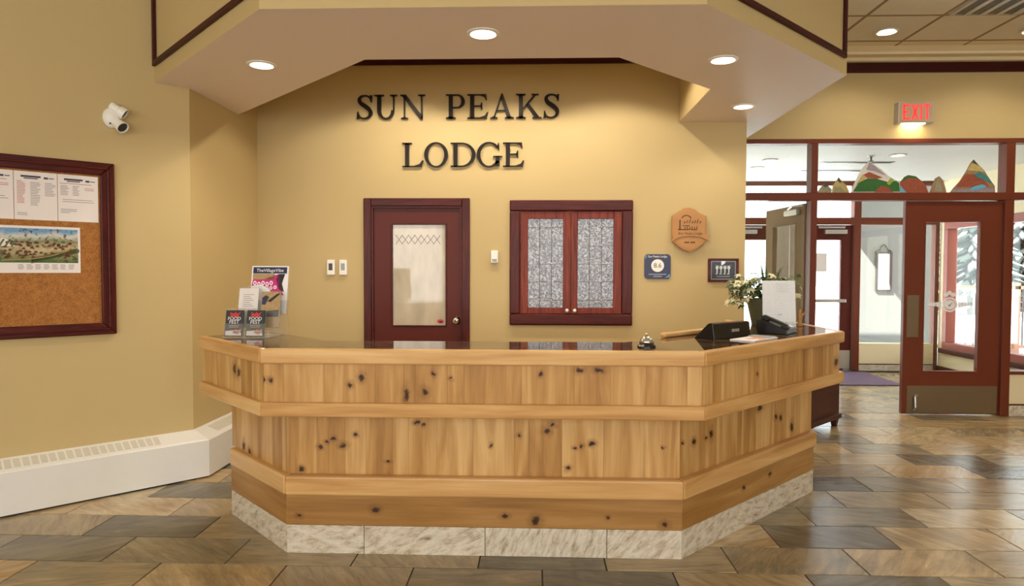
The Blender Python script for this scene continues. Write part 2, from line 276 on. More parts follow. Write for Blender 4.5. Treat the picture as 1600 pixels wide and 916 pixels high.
# ------------------------------------------------------------------ mesh helpers
class MB:
    def __init__(s): s.v = []; s.f = []
    def add(s, vs, fs, mat=None):
        o = len(s.v)
        s.v += [tuple(mat @ Vector(v)) if mat is not None else tuple(v) for v in vs]; s.f += [tuple(i+o for i in f) for f in fs]; return s
    def box(s, x0, x1, y0, y1, z0, z1, mat=None):
        vs = [(x, y, z) for z in (z0, z1) for (x, y) in ((x0, y0), (x1, y0), (x1, y1), (x0, y1))]
        return s.add(vs, [(3, 2, 1, 0), (4, 5, 6, 7), (0, 1, 5, 4), (1, 2, 6, 5), (2, 3, 7, 6), (3, 0, 4, 7)], mat)
    def prism(s, poly, z0, z1, mat=None):        # footprint in x,y (anticlockwise)
        n = len(poly); vs = [(x, y, z0) for x, y in poly]+[(x, y, z1) for x, y in poly]
        return s.add(vs, [tuple(range(n-1, -1, -1)), tuple(range(n, 2*n))]+[(i, (i+1) % n, n+(i+1) % n, n+i) for i in range(n)], mat)
    def plate(s, poly, y0, y1, mat=None):        # outline in x,z; y0 is the front
        n = len(poly); vs = [(x, y0, z) for x, z in poly]+[(x, y1, z) for x, z in poly]
        return s.add(vs, [tuple(range(n)), tuple(range(2*n-1, n-1, -1))]+[(i, n+i, n+(i+1) % n, (i+1) % n) for i in range(n)], mat)
    def profile(s, poly, a, b, mat=None):        # outline in y,z extruded along x
        n = len(poly); vs = [(a, y, z) for y, z in poly]+[(b, y, z) for y, z in poly]
        return s.add(vs, [tuple(range(n-1, -1, -1)), tuple(range(n, 2*n))]+[(i, (i+1) % n, n+(i+1) % n, n+i) for i in range(n)], mat)
    def lathe(s, prof, mat=None, seg=24, closed=False):   # (r, z) pairs about z
        n = len(prof); vs = []; fs = []
        for k in range(seg):
            a = 2*PI*k/seg
            vs += [(r*math.cos(a), r*math.sin(a), z) for r, z in prof]
        for k in range(seg):
            j = (k+1) % seg
            for i in range(n-1): fs.append((k*n+i, j*n+i, j*n+i+1, k*n+i+1))
            if closed: fs.append((k*n+n-1, j*n+n-1, j*n, k*n))
        if not closed:
            if prof[0][0] > 1e-6: fs.append(tuple(k*n for k in range(seg-1, -1, -1)))
            if prof[-1][0] > 1e-6: fs.append(tuple(k*n+n-1 for k in range(seg)))
        return s.add(vs, fs, mat)
    def tube(s, pts, r, seg=8, mat=None):
        pts = [Vector(p) for p in pts]; vs = []; fs = []
        for i, p in enumerate(pts):
            d = (pts[min(i+1, len(pts)-1)]-pts[max(i-1, 0)]).normalized()
            u = d.cross(Vector((0, 0, 1)) if abs(d.z) < 0.9 else Vector((1, 0, 0))).normalized(); v = d.cross(u)
            rr = r[i] if isinstance(r, (list, tuple)) else r
            vs += [tuple(p+(u*math.cos(2*PI*k/seg)+v*math.sin(2*PI*k/seg))*rr) for k in range(seg)]
        for i in range(len(pts)-1):
            for k in range(seg): fs.append((i*seg+k, i*seg+(k+1) % seg, (i+1)*seg+(k+1) % seg, (i+1)*seg+k))
        fs += [tuple(range(seg)), tuple(range((len(pts)-1)*seg+seg-1, (len(pts)-1)*seg-1, -1))]
        return s.add(vs, fs, mat)
    def mesh(s, name, bevel=0.0, smooth=False, inv=None, segs=2):
        me = bpy.data.meshes.new(name); bm = bmesh.new()
        vv = [bm.verts.new(inv @ Vector(v) if inv is not None else v) for v in s.v]
        for f in s.f:
            try: bm.faces.new([vv[i] for i in f])
            except ValueError: pass
        bmesh.ops.remove_doubles(bm, verts=bm.verts, dist=1e-6) if smooth else None
        bmesh.ops.recalc_face_normals(bm, faces=bm.faces)
        if bevel:
            ed = [e for e in bm.edges if len(e.link_faces) == 2 and e.calc_face_angle(0) > 0.5]
            bmesh.ops.bevel(bm, geom=ed, offset=bevel, segments=segs, affect='EDGES', profile=0.5)
        for f in bm.faces: f.smooth = smooth
        bm.to_mesh(me); bm.free(); return me
ROOTM = {}
def thing(name, label, cat, loc=(0, 0, 0), rz=0.0, group=None, kind=None):
    o = bpy.data.objects.new(name, None); COL.objects.link(o); o.empty_display_size = 0.1; o.location = loc; o.rotation_euler = (0, 0, rz)
    o['label'] = label; o['category'] = cat
    if group: o['group'] = group
    if kind: o['kind'] = kind
    ROOTM[o.name] = Matrix.Translation(loc) @ Matrix.Rotation(rz, 4, 'Z'); return o
def build(mb, name, mat, parent=None, bevel=0.0, smooth=False, world=False, label=None, segs=2):
    inv = None
    if world and parent is not None:
        r = parent
        while r.parent: r = r.parent
        inv = ROOTM[r.name].inverted()
    me = mb.mesh(name, bevel, smooth, inv, segs); me.materials.append(mat)
    o = bpy.data.objects.new(name, me); COL.objects.link(o)
    if parent is not None: o.parent = parent
    if label: o['label'] = label
    return o
def box(name, mat, parent, x0, x1, y0, y1, z0, z1, bevel=0.0, world=False, **k):
    return build(MB().box(x0, x1, y0, y1, z0, z1), name, mat, parent, bevel, False, world, **k)
def struct(mb, name, mat, label=None, cat=None, **k):
    o = build(mb, name, mat, None, **k); o['kind'] = 'structure'
    if label: o['label'] = label; o['category'] = cat
    ROOTM[o.name] = Matrix.Identity(4); return o
def tag(o, label, cat, group=None, kind=None):
    o['label'] = label; o['category'] = cat
    if group: o['group'] = group
    if kind: o['kind'] = kind
    return o
def text(s, name, mat, parent, x, z, y, size, align='CENTER', depth=0.0004, shear=0.0, ry=0.0, world=False, sx=1.0):
    cu = bpy.data.curves.new(name, 'FONT'); cu.body = s; cu.size = size; cu.align_x = align; cu.align_y = 'CENTER'; cu.extrude = depth; cu.shear = shear; cu.resolution_u = 3
    tmp = bpy.data.objects.new('tmp_text', cu); COL.objects.link(tmp); bpy.context.view_layer.update()
    me = bpy.data.meshes.new_from_object(tmp.evaluated_get(bpy.context.evaluated_depsgraph_get())); bpy.data.objects.remove(tmp); bpy.data.curves.remove(cu)
    mm = Matrix.Translation((x, y, z)) @ Matrix.Rotation(ry, 4, 'Y') @ Matrix.Rotation(PI/2, 4, 'X') @ Matrix.Diagonal((sx, 1, 1, 1))
    if world: mm = ROOTM[parent.name].inverted() @ mm
    me.transform(mm); me.name = name; me.materials.clear(); me.materials.append(mat)
    o = bpy.data.objects.new(name, me); COL.objects.link(o); o.parent = parent; return o
def copy_part(o, parent):
    c = o.copy(); COL.objects.link(c); c.parent = parent; return c
def offset(pts, d):                               # open polyline, d to its left
    n = len(pts); out = []
    nr = []
    for i in range(n-1):
        dx, dy = pts[i+1][0]-pts[i][0], pts[i+1][1]-pts[i][1]; L = math.hypot(dx, dy); nr.append((-dy/L, dx/L))
    for i in range(n):
        a = nr[max(i-1, 0)]; b = nr[min(i, n-2)]; k = 1+a[0]*b[0]+a[1]*b[1]
        out.append((pts[i][0]+d*(a[0]+b[0])/k, pts[i][1]+d*(a[1]+b[1])/k))
    return out

# ------------------------------------------------------------------ the room shell
WY, SY, OY, ZC, ZS, ZP = 5.8, 6.911, 10.0, 3.6, 2.713, 3.27
# floor with its paving pieces
floor = struct(MB().box(-8, 9, -4.2, OY+0.15, -0.2, -0.004), 'floor', MT['grout'], 'slate paved lobby floor in running bond', 'floor')
g = 0.0032
tile_me = MB().prism([(g, g), (TW-g, g), (TW-g, TH-g), (g, TH-g)], -0.02, 0.0).mesh('tile', 0.002, segs=1); tile_me.materials.append(MT['slate'])
fx, fy = Vector((0, 0)), 0
def px(x, y, z):
    d = Vector((x, y, z))-Vector((0, 0, EYE)); zz = d.dot(fw)
    return (800+1054*d.dot(rt2)/zz, 458-1054*d.dot(up2)/zz) if zz > 0.2 else (-999, 9999)
tiles = []; rest = MB()
for r in range(-24, 23):
    y0 = TY0+r*TH
    if y0 < -4.1 or y0+TH > OY+0.06: continue
    odd = (r+200) % 2
    for c in range(-18, 12):
        x0 = TX0+(c+0.5*odd)*TW
        if x0 < -7.9 or x0 > 8.3: continue
        cx, cy = x0+TW/2, y0+TH/2
        a, b = px(cx, cy, 0)
        hidden = (-1.9 < cx < 1.5 and cy > 3.95 and cx-cy > -8 and cy < 6.9) or cx-cy < -7.4 or (cx < 2 and cy > 5.6)
        if -180 < a < 1780 and b < 1010 and not hidden: tiles.append((-1/(cx*cx+cy*cy), x0, y0))
        else: tiles.append((1, x0, y0))
tiles.sort()
for i, (k, x0, y0) in enumerate(tiles):
    if i < 300 and k < 0:
        o = bpy.data.objects.new('tile', tile_me); COL.objects.link(o); o.parent = floor; o.location = (x0, y0, random.uniform(-0.0015, 0.0)); o.rotation_euler = (random.uniform(-.0015, .0015), random.uniform(-.001, .001), 0)
    else: rest.box(x0+g, x0+TW-g, y0+g, y0+TH-g, -0.02, -0.001)
o = build(rest, 'tile_field', MT['slate'], floor); o['kind'] = 'stuff'

# walls
def wall_with_holes(mb, x0, x1, z0, z1, y0, y1, holes):
    xs = sorted({x0, x1}|{h[0] for h in holes}|{h[1] for h in holes}); zs = sorted({z0, z1}|{h[2] for h in holes}|{h[3] for h in holes})
    for i in range(len(xs)-1):
        for j in range(len(zs)-1):
            cx, cz = (xs[i]+xs[i+1])/2, (zs[j]+zs[j+1])/2
            if any(h[0] < cx < h[1] and h[2] < cz < h[3] for h in holes): continue
            mb.box(xs[i], xs[i+1], y0, y1, zs[j], zs[j+1])
    return mb
wb = wall_with_holes(MB(), -2.416, 1.775, 0, ZC, WY, WY+0.12, [(-1.425, -0.625, 0, 2.02), (-0.165, 0.765, 1.045, 1.995)])
struct(wb, 'wall_back', MT['wall'], 'tan wall behind the reception desk', 'wall')
struct(MB().prism([(-2.416, 4.658), (-2.416, WY+0.12), (-2.60, WY+0.12), (-2.60, 4.58)], 0, ZC), 'wall_left_return', MT['wall'], 'short tan side wall of the reception recess', 'wall')
struct(MB().prism([(-2.416, 4.658), (-2.60, 4.734), (-7.0, 0.334), (-7.0, 0.074)], 0, ZC), 'wall_left', MT['wall'], 'angled tan wall carrying the cork notice board', 'wall')
struct(MB().box(-7.15, -7.0, -4.2, 0.2, 0, ZC), 'wall_left_lobby', MT['wall'])
struct(MB().box(1.655, 1.775, WY+0.12, SY+0.12, 0, ZC), 'wall_right_return', MT['wall'], 'end of the reception wall beside the entrance glazing', 'wall')
struct(MB().box(7.5, 7.65, -4.2, SY+0.12, 0, ZC), 'wall_right', MT['wall'])
wr = wall_with_holes(MB(), -7.15, 7.65, 0, ZC, -4.2, -4.05, [(x-0.9, x+0.9, 0.6, 3.2) for x in REAR_WINDOWS])
struct(wr, 'wall_rear', MT['wall'])
for i, x in enumerate(REAR_WINDOWS):
    t = thing('window_%d' % (i+10), 'tall lobby window behind the viewer', 'window', (x, -4.05, 0.6), kind='structure')
    for (a, b, c, d) in ((-.9, .9, 0, .06), (-.9, .9, 2.54, 2.6), (-.9, -.84, .06, 2.54), (.84, .9, .06, 2.54), (-.03, .03, .06, 2.54)): box('window_frame', MT['frame'], t, a, b, -0.06, 0.06, c, d)
    box('pane', MT['paperpure'], t, -.84, .84, -0.1, -0.07, 0.06, 2.54)
# entrance wall above the glazing, and beyond it
struct(MB().box(1.775, 7.5, SY, SY+0.12, 2.781, ZC), 'wall_entrance', MT['wall'], 'tan wall above the entrance glazing with the exit sign', 'wall')
struct(MB().box(6.2, 7.5, SY, SY+0.12, 0, 2.781), 'wall_entrance_side', MT['wall'])
# ceiling
struct(MB().box(-7.15, 7.65, -4.2, SY+0.12, ZC+0.02, ZC+0.12), 'ceiling', MT['acoustic'], 'suspended ceiling of square acoustic tiles', 'ceiling')
ceil = bpy.data.objects['ceiling']
CP = 0.635; cx0, cy0 = 2.77-2*CP, 6.475-9*CP
ct = MB().box(0.012, CP-0.012, 0.012, CP-0.012, 0.0, 0.015).mesh('tile', 0.003, segs=1); ct.materials.append(MT['acoustic'])
CL = [(3.115, 6.19), (4.385, 6.19), (5.655, 6.19), (3.115, 3.65), (5.02, 3.65)]  # last three are extra lobby lamps out of view, added for ambient light
grid = MB()
for i in range(9): 
    x = cx0+i*CP
    if x < 7.45: grid.box(x-0.012, x+0.012, cy0, 6.69, ZC-0.003, ZC+0.02)
for j in range(10): grid.box(2.0, 7.49, cy0+j*CP-0.012, cy0+j*CP+0.012, ZC-0.0025, ZC+0.02)
build(grid, 'ceiling_grid', MT['tbar'], ceil, world=True)
for i in range(9):
    for j in range(9):
        if cx0+(i+1)*CP < 2.0 or cx0+(i+1)*CP > 7.5: continue
        o = bpy.data.objects.new('tile', ct); COL.objects.link(o); o.parent = ceil; o.location = (cx0+i*CP, cy0+j*CP, ZC)
# stepped cove between the ceiling tiles and the entrance wall
cove = MB().profile([(6.48, ZC-0.002), (6.60, ZC-0.002), (6.69, ZC-0.03), (6.70, ZC-0.05), (6.80, ZC-0.05), (6.83, ZC-0.075), (SY-0.001, ZC-0.075), (SY-0.001, ZC+0.018), (6.48, ZC+0.018)], 1.99, 7.49)
struct(cove, 'trim_1', MT['cream'], 'cream stepped cove where ceiling meets the entrance wall', 'moulding')
struct(MB().box(1.992, 7.49, SY-0.03, SY-0.001, 3.43, 3.524), 'trim_2', MT['trim'], 'dark mahogany band high on the entrance wall', 'moulding')
# soffit ring over the desk
SO = [(-1.342, 3.262), (0.805, 3.262), (1.990, 4.447), (1.990, SY-0.002), (1.777, SY-0.002), (1.777, WY-0.002), (1.206, WY-0.002), (1.206, 4.768), (0.489, 4.052), (-1.029, 4.052), (-2.414, 5.437), (-2.414, 4.662), (-2.575, 4.501)]
SL = [(-0.284, 3.623), (-1.687, 4.131), (1.112, 4.106), (1.579, 5.258)]
so = MB().prism(SO, ZS, ZC+0.02); sme = so.mesh('ceiling_soffit')
sme.materials.append(MT['soffit']); sme.materials.append(MT['wall'])
for p in sme.polygons: p.material_index = 0 if abs(p.normal.z) > 0.5 else 1
soff = bpy.data.objects.new('ceiling_soffit', sme); COL.objects.link(soff)
cut = MB()
for x, y in SL: cut.lathe([(0.076, ZS-0.05), (0.076, ZS+0.11)], Matrix.Translation((x, y, 0)), 32)
cme = cut.mesh('cut'); co = bpy.data.objects.new('cut', cme); COL.objects.link(co)
bo = soff.modifiers.new('b', 'BOOLEAN'); bo.object = co; bo.operation = 'DIFFERENCE'; bo.solver = 'EXACT'
bpy.context.view_layer.update()
nme = bpy.data.meshes.new_from_object(soff.evaluated_get(bpy.context.evaluated_depsgraph_get())); soff.modifiers.clear(); soff.data = nme; bpy.data.objects.remove(co)
soff['kind'] = 'structure'; soff['label'] = 'dropped ceiling ring above the reception desk'; soff['category'] = 'ceiling'; ROOTM['ceiling_soffit'] = Matrix.Identity(4)
# pocket ceiling inside the ring
struct(MB().prism([(-1.2, 3.9), (0.6, 3.9), (1.3, 4.6), (1.3, WY-0.004), (-2.412, WY-0.004), (-2.412, 5.2)], ZP, ZP+0.05), 'ceiling_pocket', MT['soffit'], 'raised ceiling inside the dropped ring', 'ceiling')
struct(MB().box(-2.414, 1.204, WY-0.03, WY-0.001, 3.207, ZP-0.002), 'trim_3', MT['trim'], 'dark mahogany crown strip above the lodge lettering', 'moulding')
# dark panel mouldings on the slanted fascias
def fascia_trim(name, loc, rz, length, label, ends):
    t = thing(name, label, 'moulding', loc, rz, kind='structure')
    z0, z1 = 2.84, 3.52
    box('moulding_strip', MT['trim'], t, 0, length, -0.02, -0.001, z0-0.033, z0, 0.004)
    box('moulding_strip', MT['trim'], t, 0, length, -0.02, -0.001, z1, z1+0.033, 0.004)
    box('moulding_strip', MT['trim'], t, 0, 0.033, -0.02, -0.001, z0, z1, 0.004)
    box('moulding_strip', MT['trim'], t, length-0.033, length, -0.02, -0.001, z0, z1, 0.004)
fascia_trim('trim_4', (-2.545, 4.465, 0), -PI/4, 1.55, 'dark rectangular moulding on the soffit slant beside the angled wall', 0)
fascia_trim('trim_5', (0.93, 3.387, 0), PI/4, 1.455, 'dark rectangular moulding on the soffit slant beside the tiled ceiling', 0)

# ------------------------------------------------------------------ recessed downlights
def downlight(x, y, z, r, power, label, group, spread=2.6, col=(1.0, 0.87, 0.70), recess=0.1, blend=0.6):
    t = thing('recessed_downlight', label, 'ceiling light', (x, y, z), 0, group)
    build(MB().lathe([(r+0.014, 0.0), (r+0.014, -0.005), (r-0.004, -0.008), (r-0.004, 0.0)], seg=32, closed=True), 'trim_ring', MT['plastic'], t, smooth=False)
    build(MB().lathe([(r-0.004, 0.0), (r*0.72, recess), (r*0.70, recess), (r-0.007, 0.0)], seg=32, closed=True), 'reflector', MT['plastic'], t, smooth=False)
    build(MB().lathe([(0.0, recess*0.35), (r*0.5, recess*0.4), (r*0.72, recess*0.62), (r*0.72, recess*0.7), (0.0, recess*0.7)], seg=24), 'bulb', MT['lamp'], t, smooth=False)
    d = bpy.data.lights.new('downlight_lamp', 'SPOT'); d.energy = power; d.color = col; d.spot_size = spread; d.spot_blend = blend; d.shadow_soft_size = 0.05
    o = bpy.data.objects.new('downlight_lamp', d); COL.objects.link(o); o.parent = t; o.location = (0, 0, -0.012)
    return t
G1 = 'recessed downlights in the soffit'
downlight(*SL[0], ZS, 0.074, 32, 'round recessed downlight in the straight middle of the soffit', G1)
downlight(*SL[1], ZS, 0.074, 32, 'round recessed downlight in the soffit beside the angled wall', G1)
downlight(*SL[2], ZS, 0.074, 32, 'round recessed downlight in the soffit slant near the tiled ceiling', G1)
downlight(*SL[3], ZS, 0.074, 15, 'small-looking recessed downlight above the counter beside the back wall', G1)
G2 = 'downlights hidden in the raised pocket ceiling'
for i, (x, lb) in enumerate(((-1.1, 'recessed downlight in the pocket ceiling near the recess side wall'), (-0.25, 'recessed downlight in the middle of the pocket ceiling'), (0.62, 'recessed downlight in the pocket ceiling above the cabinet window'))):
    downlight(x, 5.05, ZP-0.022, 0.07, 56, lb, G2, recess=0.03, spread=2.35, blend=0.3)
G3 = 'downlights in the tiled ceiling'
for (x, y), lb in zip(CL, ('bright round downlight in the ceiling tile above the exit sign', 'round downlight in a ceiling tile above the wooden door', 'extra unseen downlight in a ceiling tile beyond the entrance sidelight', 'extra unseen downlight in a lobby ceiling tile in front of the desk corner', 'extra unseen downlight in a lobby ceiling tile nearer the right wall')):
    downlight(x, y, ZC-0.0125, 0.085, 34, lb, G3, recess=0.015)

# ------------------------------------------------------------------ reception desk
desk = thing('reception_desk', 'knotty pine reception desk with slanted wings on a pale stone base', 'reception desk', (-0.25, 3.9, 0))
U0 = [(-1.92, 3.765), (-1.318, 3.163), (.795, 3.163), (1.955, 4.323), (1.955, 5.06)]
LLp = [(-1.797, 3.873), (-1.274, 3.35), (.744, 3.35), (1.846, 4.452), (1.846, 5.06)]
B0 = [(-1.802, 3.908), (-1.272, 3.378), (.739, 3.378), (1.833, 4.472), (1.833, 5.06)]
L0 = [(-1.81, 3.943), (-1.267, 3.4), (.729, 3.4), (1.823, 4.494), (1.823, 5.06)]
UP = offset(U0, 0.027)
INN = [(-1.616, 4.069), (-1.14, 3.593), (.473, 3.593), (1.44, 4.56), (1.44, 5.06)]
def rails(pts, th, z0, z1, name, mat, bev, segs=2):
    q = offset(pts, th)
    for i in range(len(pts)-1):
        build(MB().prism([pts[i], pts[i+1], q[i+1], q[i]], z0, z1), name, mat, desk, bev, world=True, segs=segs)
def along(p, q, xs):
    return [(x, p[1]+(q[1]-p[1])*(x-p[0])/(q[0]-p[0])) for x in xs]
def boards(pts, th, z0, z1, name, mat, gap):
    for i in range(len(pts)-1):
        p, q = pts[i], pts[i+1]; d = Vector((q[0]-p[0], q[1]-p[1])).normalized(); n = Vector((-d.y, d.x))
        a = Vector(p)+d*gap; b = Vector(q)-d*gap; dz = random.uniform(0, 0.0012)
        a2 = a+n*dz; b2 = b+n*dz
        build(MB().prism([tuple(a2), tuple(b2), tuple(b+n*th), tuple(a+n*th)], z0, z1), name, mat, desk, world=True)
UF = [-1.211, -1.015, -.767, -.628, -.419, -.34, -.065, .184, .356, .524, .716]
LF = [-1.12, -.974, -.868, -.73, -.647, -.503, -.316, -.107, -.032, .136, .346, .549]
UR = [.852, .91, .984, 1.09, 1.177, 1.327, 1.489, 1.597, 1.647, 1.751, 1.867]
LR = [.811, .981, 1.137, 1.188, 1.29, 1.403, 1.45, 1.565, 1.694]
UL = [-1.759, -1.619, -1.588, -1.508, -1.409]
LLx = [-1.718, -1.612, -1.469, -1.404, -1.32]
def facepts(P, k, xs): return [P[k]]+along(P[k], P[k+1], xs)+[P[k+1]]
for P, (a, b, c), z0, z1 in ((UP, (UL, UF, UR), 0.815, 1.006), (L0, (LLx, LF, LR), 0.404, 0.756)):
    for k, xs in enumerate((a, b, c)): boards(facepts(P, k, xs), 0.02, z0, z1, 'plank', MT['plank'], 0.0004)
    ys = [P[3][1]+(P[4][1]-P[3][1])*i/5 for i in range(6)]
    boards([(P[3][0], y) for y in ys], 0.02, z0, z1, 'plank', MT['plank'], 0.0004)
rails(U0, 0.05, 1.003, 1.0745, 'top_edge_rail', MT['rail'], 0.010, 3)
rails(U0, 0.06, 0.749, 0.817, 'middle_rail', MT['rail'], 0.006)
rails(LLp, 0.055, 0.305, 0.406, 'lower_rail', MT['rail'], 0.012, 3)
rails(B0, 0.03, 0.146, 0.306, 'base_board', MT['baseboard'], 0.002, 1)
for k, xs in enumerate(([-1.537], [-.872, -.252, .364], [.959, 1.073, 1.392])):
    boards(facepts(B0, k, xs), 0.03, 0.0, 0.145, 'base_stone', MT['stone'], 0.0018)
boards([(B0[3][0], 4.472), (B0[3][0], 4.75), (B0[3][0], 5.06)], 0.03, 0.0, 0.145, 'base_stone', MT['stone'], 0.0018)
def ring(a, b): return a+b[::-1]
build(MB().prism(ring(offset(U0, 0.045), INN), 0.772, 1.041), 'upper_carcass', MT['pinein'], desk, world=True)
build(MB().prism(ring(offset(U0, 0.03), offset(INN, 0.1)), 0.757, 0.771), 'overhang_board', MT['pinein'], desk, world=True)
build(MB().prism(ring(offset(L0, 0.0205), offset(INN, 0.12)), 0.0, 0.756), 'lower_carcass', MT['pinein'], desk, world=True)
build(MB().prism(ring(offset(U0, 0.0505), INN), 1.0415, 1.072), 'granite_top', MT['granite'], desk, 0.002, world=True, segs=1, label='polished dark brown granite counter surface')
# raised wooden bead along the inner edge of the wing
bead = [(0.735, 3.835), (1.425, 4.525), (1.425, 4.98)]
bq = offset(bead, 0.04)
b_ = MB().prism([bead[0], bead[1], bq[1], bq[0]], 1.072, 1.10).prism([bead[1], bead[2], bq[2], bq[1]], 1.072, 1.10)
build(b_, 'inner_bead', MT['rail'], desk, 0.011, world=True, segs=3)

# ------------------------------------------------------------------ lodge lettering
def rect(x0, z0, x1, z1): return [(x0, z0), (x1, z0), (x1, z1), (x0, z1)]
def arc_band(cx, cz, ro, ri, a0, a1, n=22, icx=0.0, icz=0.0):
    out = []
    for k in range(n):
        q = []
        for a, (rx, rz), ox, oz in ((a0+(a1-a0)*k/n, ro, 0, 0), (a0+(a1-a0)*(k+1)/n, ro, 0, 0), (a0+(a1-a0)*(k+1)/n, ri, icx, icz), (a0+(a1-a0)*k/n, ri, icx, icz)):
            q.append((cx+ox+rx*math.cos(a), cz+oz+rz*math.sin(a)))
        out.append(q)
    return out
def stroke(pts, n=40):
    def cr(t):
        k = min(int(t), len(pts)-2); f = t-k; p = [pts[max(0, min(len(pts)-1, k+i))] for i in (-1, 0, 1, 2)]
        return [0.5*((2*p[1][j])+(-p[0][j]+p[2][j])*f+(2*p[0][j]-5*p[1][j]+4*p[2][j]-p[3][j])*f*f+(-p[0][j]+3*p[1][j]-3*p[2][j]+p[3][j])*f**3) for j in range(3)]
    c = [cr((len(pts)-1)*i/n) for i in range(n+1)]; e = []
    for i in range(n+1):
        a, b = c[max(i-1, 0)], c[min(i+1, n)]; dx, dz = b[0]-a[0], b[1]-a[1]; L = math.hypot(dx, dz) or 1
        h = c[i][2]/2; e.append(((c[i][0]-dz/L*h, c[i][1]+dx/L*h), (c[i][0]+dz/L*h, c[i][1]-dx/L*h)))
    return [[e[i][0], e[i][1], e[i+1][1], e[i+1][0]] for i in range(n)]
T, H_, S_ = 0.155, 0.055, 0.045
def serif(x0, x1, z, w=0.075):
    s = S_ if z < 0.5 else -S_; b = 0.035 if z < 0.5 else -0.035
    return [[(x0-w, z), (x1+w, z), (x1+w, z+s), (x0-w, z+s)], [(x0-w*0.55, z+s), (x1+w*0.55, z+s), (x1, z+s+b), (x0, z+s+b)]]
def glyph(ch):
    P = []
    if ch == 'S':
        W = 0.62
        P += stroke([(.55, .70, .03), (.52, .84, .05), (.44, .94, .06), (.30, .97, .06), (.16, .92, .09), (.105, .79, .13), (.17, .65, .16), (.33, .53, .175), (.47, .40, .165), (.53, .26, .14), (.48, .11, .10), (.34, .03, .06), (.18, .045, .06), (.09, .14, .05), (.045, .31, .03)], 60)
        P += [[(.50, .98), (.575, .70), (.595, .98)], [(.005, .01), (.10, .02), (.03, .31)]]
    elif ch == 'U':
        W = 0.95
        P += [rect(.13, .36, .13+T, 1)] + serif(.13, .13+T, 1.0, .12) + [rect(.76, .36, .76+H_, 1)] + serif(.76, .76+H_, 1.0, .12)
        P += arc_band(.4725, .36, (.3425, .38), (.20, .31), PI, 2*PI, 26, .015)
    elif ch == 'N':
        W = 1.02
        P += [rect(.15, 0, .15+H_, .97)] + serif(.15, .15+H_, 0, .11) + [rect(.82, 0.0, .82+H_, 1)] + serif(.82, .82+H_, 1.0, .11)
        P += [[(.02, 1), (.24, 1), (.875, .12), (.875, -.03), (.80, -.03), (.10, .93)], [(.02, 1), (.02, .955), (.12, .93), (.15, 1)]]
    elif ch == 'P':
        W = 0.78
        P += [rect(.13, 0, .13+T, 1)] + serif(.13, .13+T, 0, .11) + [rect(.02, .955, .14, 1)]
        P += [rect(.28, .945, .48, 1), rect(.28, .43, .48, .485)] + arc_band(.47, .715, (.29, .285), (.15, .23), -PI/2, PI/2, 22)
    elif ch == 'E':
        W = 0.85
        P += [rect(.13, 0, .13+T, 1), rect(.02, .955, .75, 1), rect(.02, 0, .78, .045), rect(.28, .49, .58, .54)]
        P += [[(.52, .955), (.75, .955), (.77, .76), (.735, .76), (.68, .89)], [(.50, .045), (.78, .045), (.83, .26), (.79, .26), (.70, .12)], [(.56, .66), (.60, .66), (.60, .37), (.56, .37), (.52, .5), (.52, .53)]]
    elif ch == 'A':
        W = 0.98
        P += [[(.455, 1.02), (.515, 1.02), (.86, .0), (.70, .0), (.44, .80)], [(.455, 1.02), (.47, .88), (.19, 0), (.13, 0)], rect(.26, .30, .68, .35)] + serif(.13, .19, 0, .11) + serif(.70, .86, 0, .10)
    elif ch == 'K':
        W = 1.02
        P += [rect(.13, 0, .13+T, 1)] + serif(.13, .13+T, 0, .11) + serif(.13, .13+T, 1.0, .11)
        P += [[(.27, .40), (.34, .40), (.80, .97), (.72, .97)], [(.40, .56), (.50, .64), (.94, .03), (.76, .03)]] + [rect(.62, .955, .90, 1), rect(.66, 0, 1.02, .045)]
    elif ch == 'L':
        W = 0.86
        P += [rect(.13, 0, .13+T, 1)] + serif(.13, .13+T, 1.0, .11) + [rect(.02, 0, .78, .045), [(.48, .045), (.78, .045), (.84, .27), (.80, .27), (.70, .12)]]
    elif ch == 'O':
        W = 0.94
        P += arc_band(.47, .5, (.47, .525), (.325, .465), 0, 2*PI, 44)
    elif ch == 'D':
        W = 1.0
        P += [rect(.13, 0, .13+T, 1), rect(.02, 0, .45, .05), rect(.02, .95, .45, 1)] + arc_band(.44, .5, (.55, .5), (.40, .45), -PI/2, PI/2, 26)
    elif ch == 'G':
        W = 0.98
        P += arc_band(.48, .5, (.48, .525), (.335, .465), 0.62, 2*PI-0.55, 40)
        P += [rect(.74, .03, .74+T, .44), rect(.64, .40, 1.0, .445), [(.83, .98), (.87, .98), (.885, .70), (.85, .70), (.80, .83)]]
    return P, W
LET = [('S', -1.54, -1.399, 0), ('U', -1.39, -1.185, 0), ('N', -1.166, -.942, 0), ('P', -.775, -.605, 0), ('E', -.592, -.405, 0), ('A', -.395, -.186, 0), ('K', -.177, .046, 0), ('S', .059, .199, 0), ('L', -1.151, -.962, 1), ('O', -.958, -.754, 1), ('D', -.735, -.515, 1), ('G', -.507, -.293, 1), ('E', -.287, -.098, 1)]
LN = ['S beginning SUN', 'U in SUN', 'N ending SUN', 'P beginning PEAKS', 'E in PEAKS', 'A in PEAKS', 'K in PEAKS', 'S ending PEAKS', 'L beginning LODGE', 'O in LODGE', 'D in LODGE', 'G in LODGE', 'E ending LODGE']
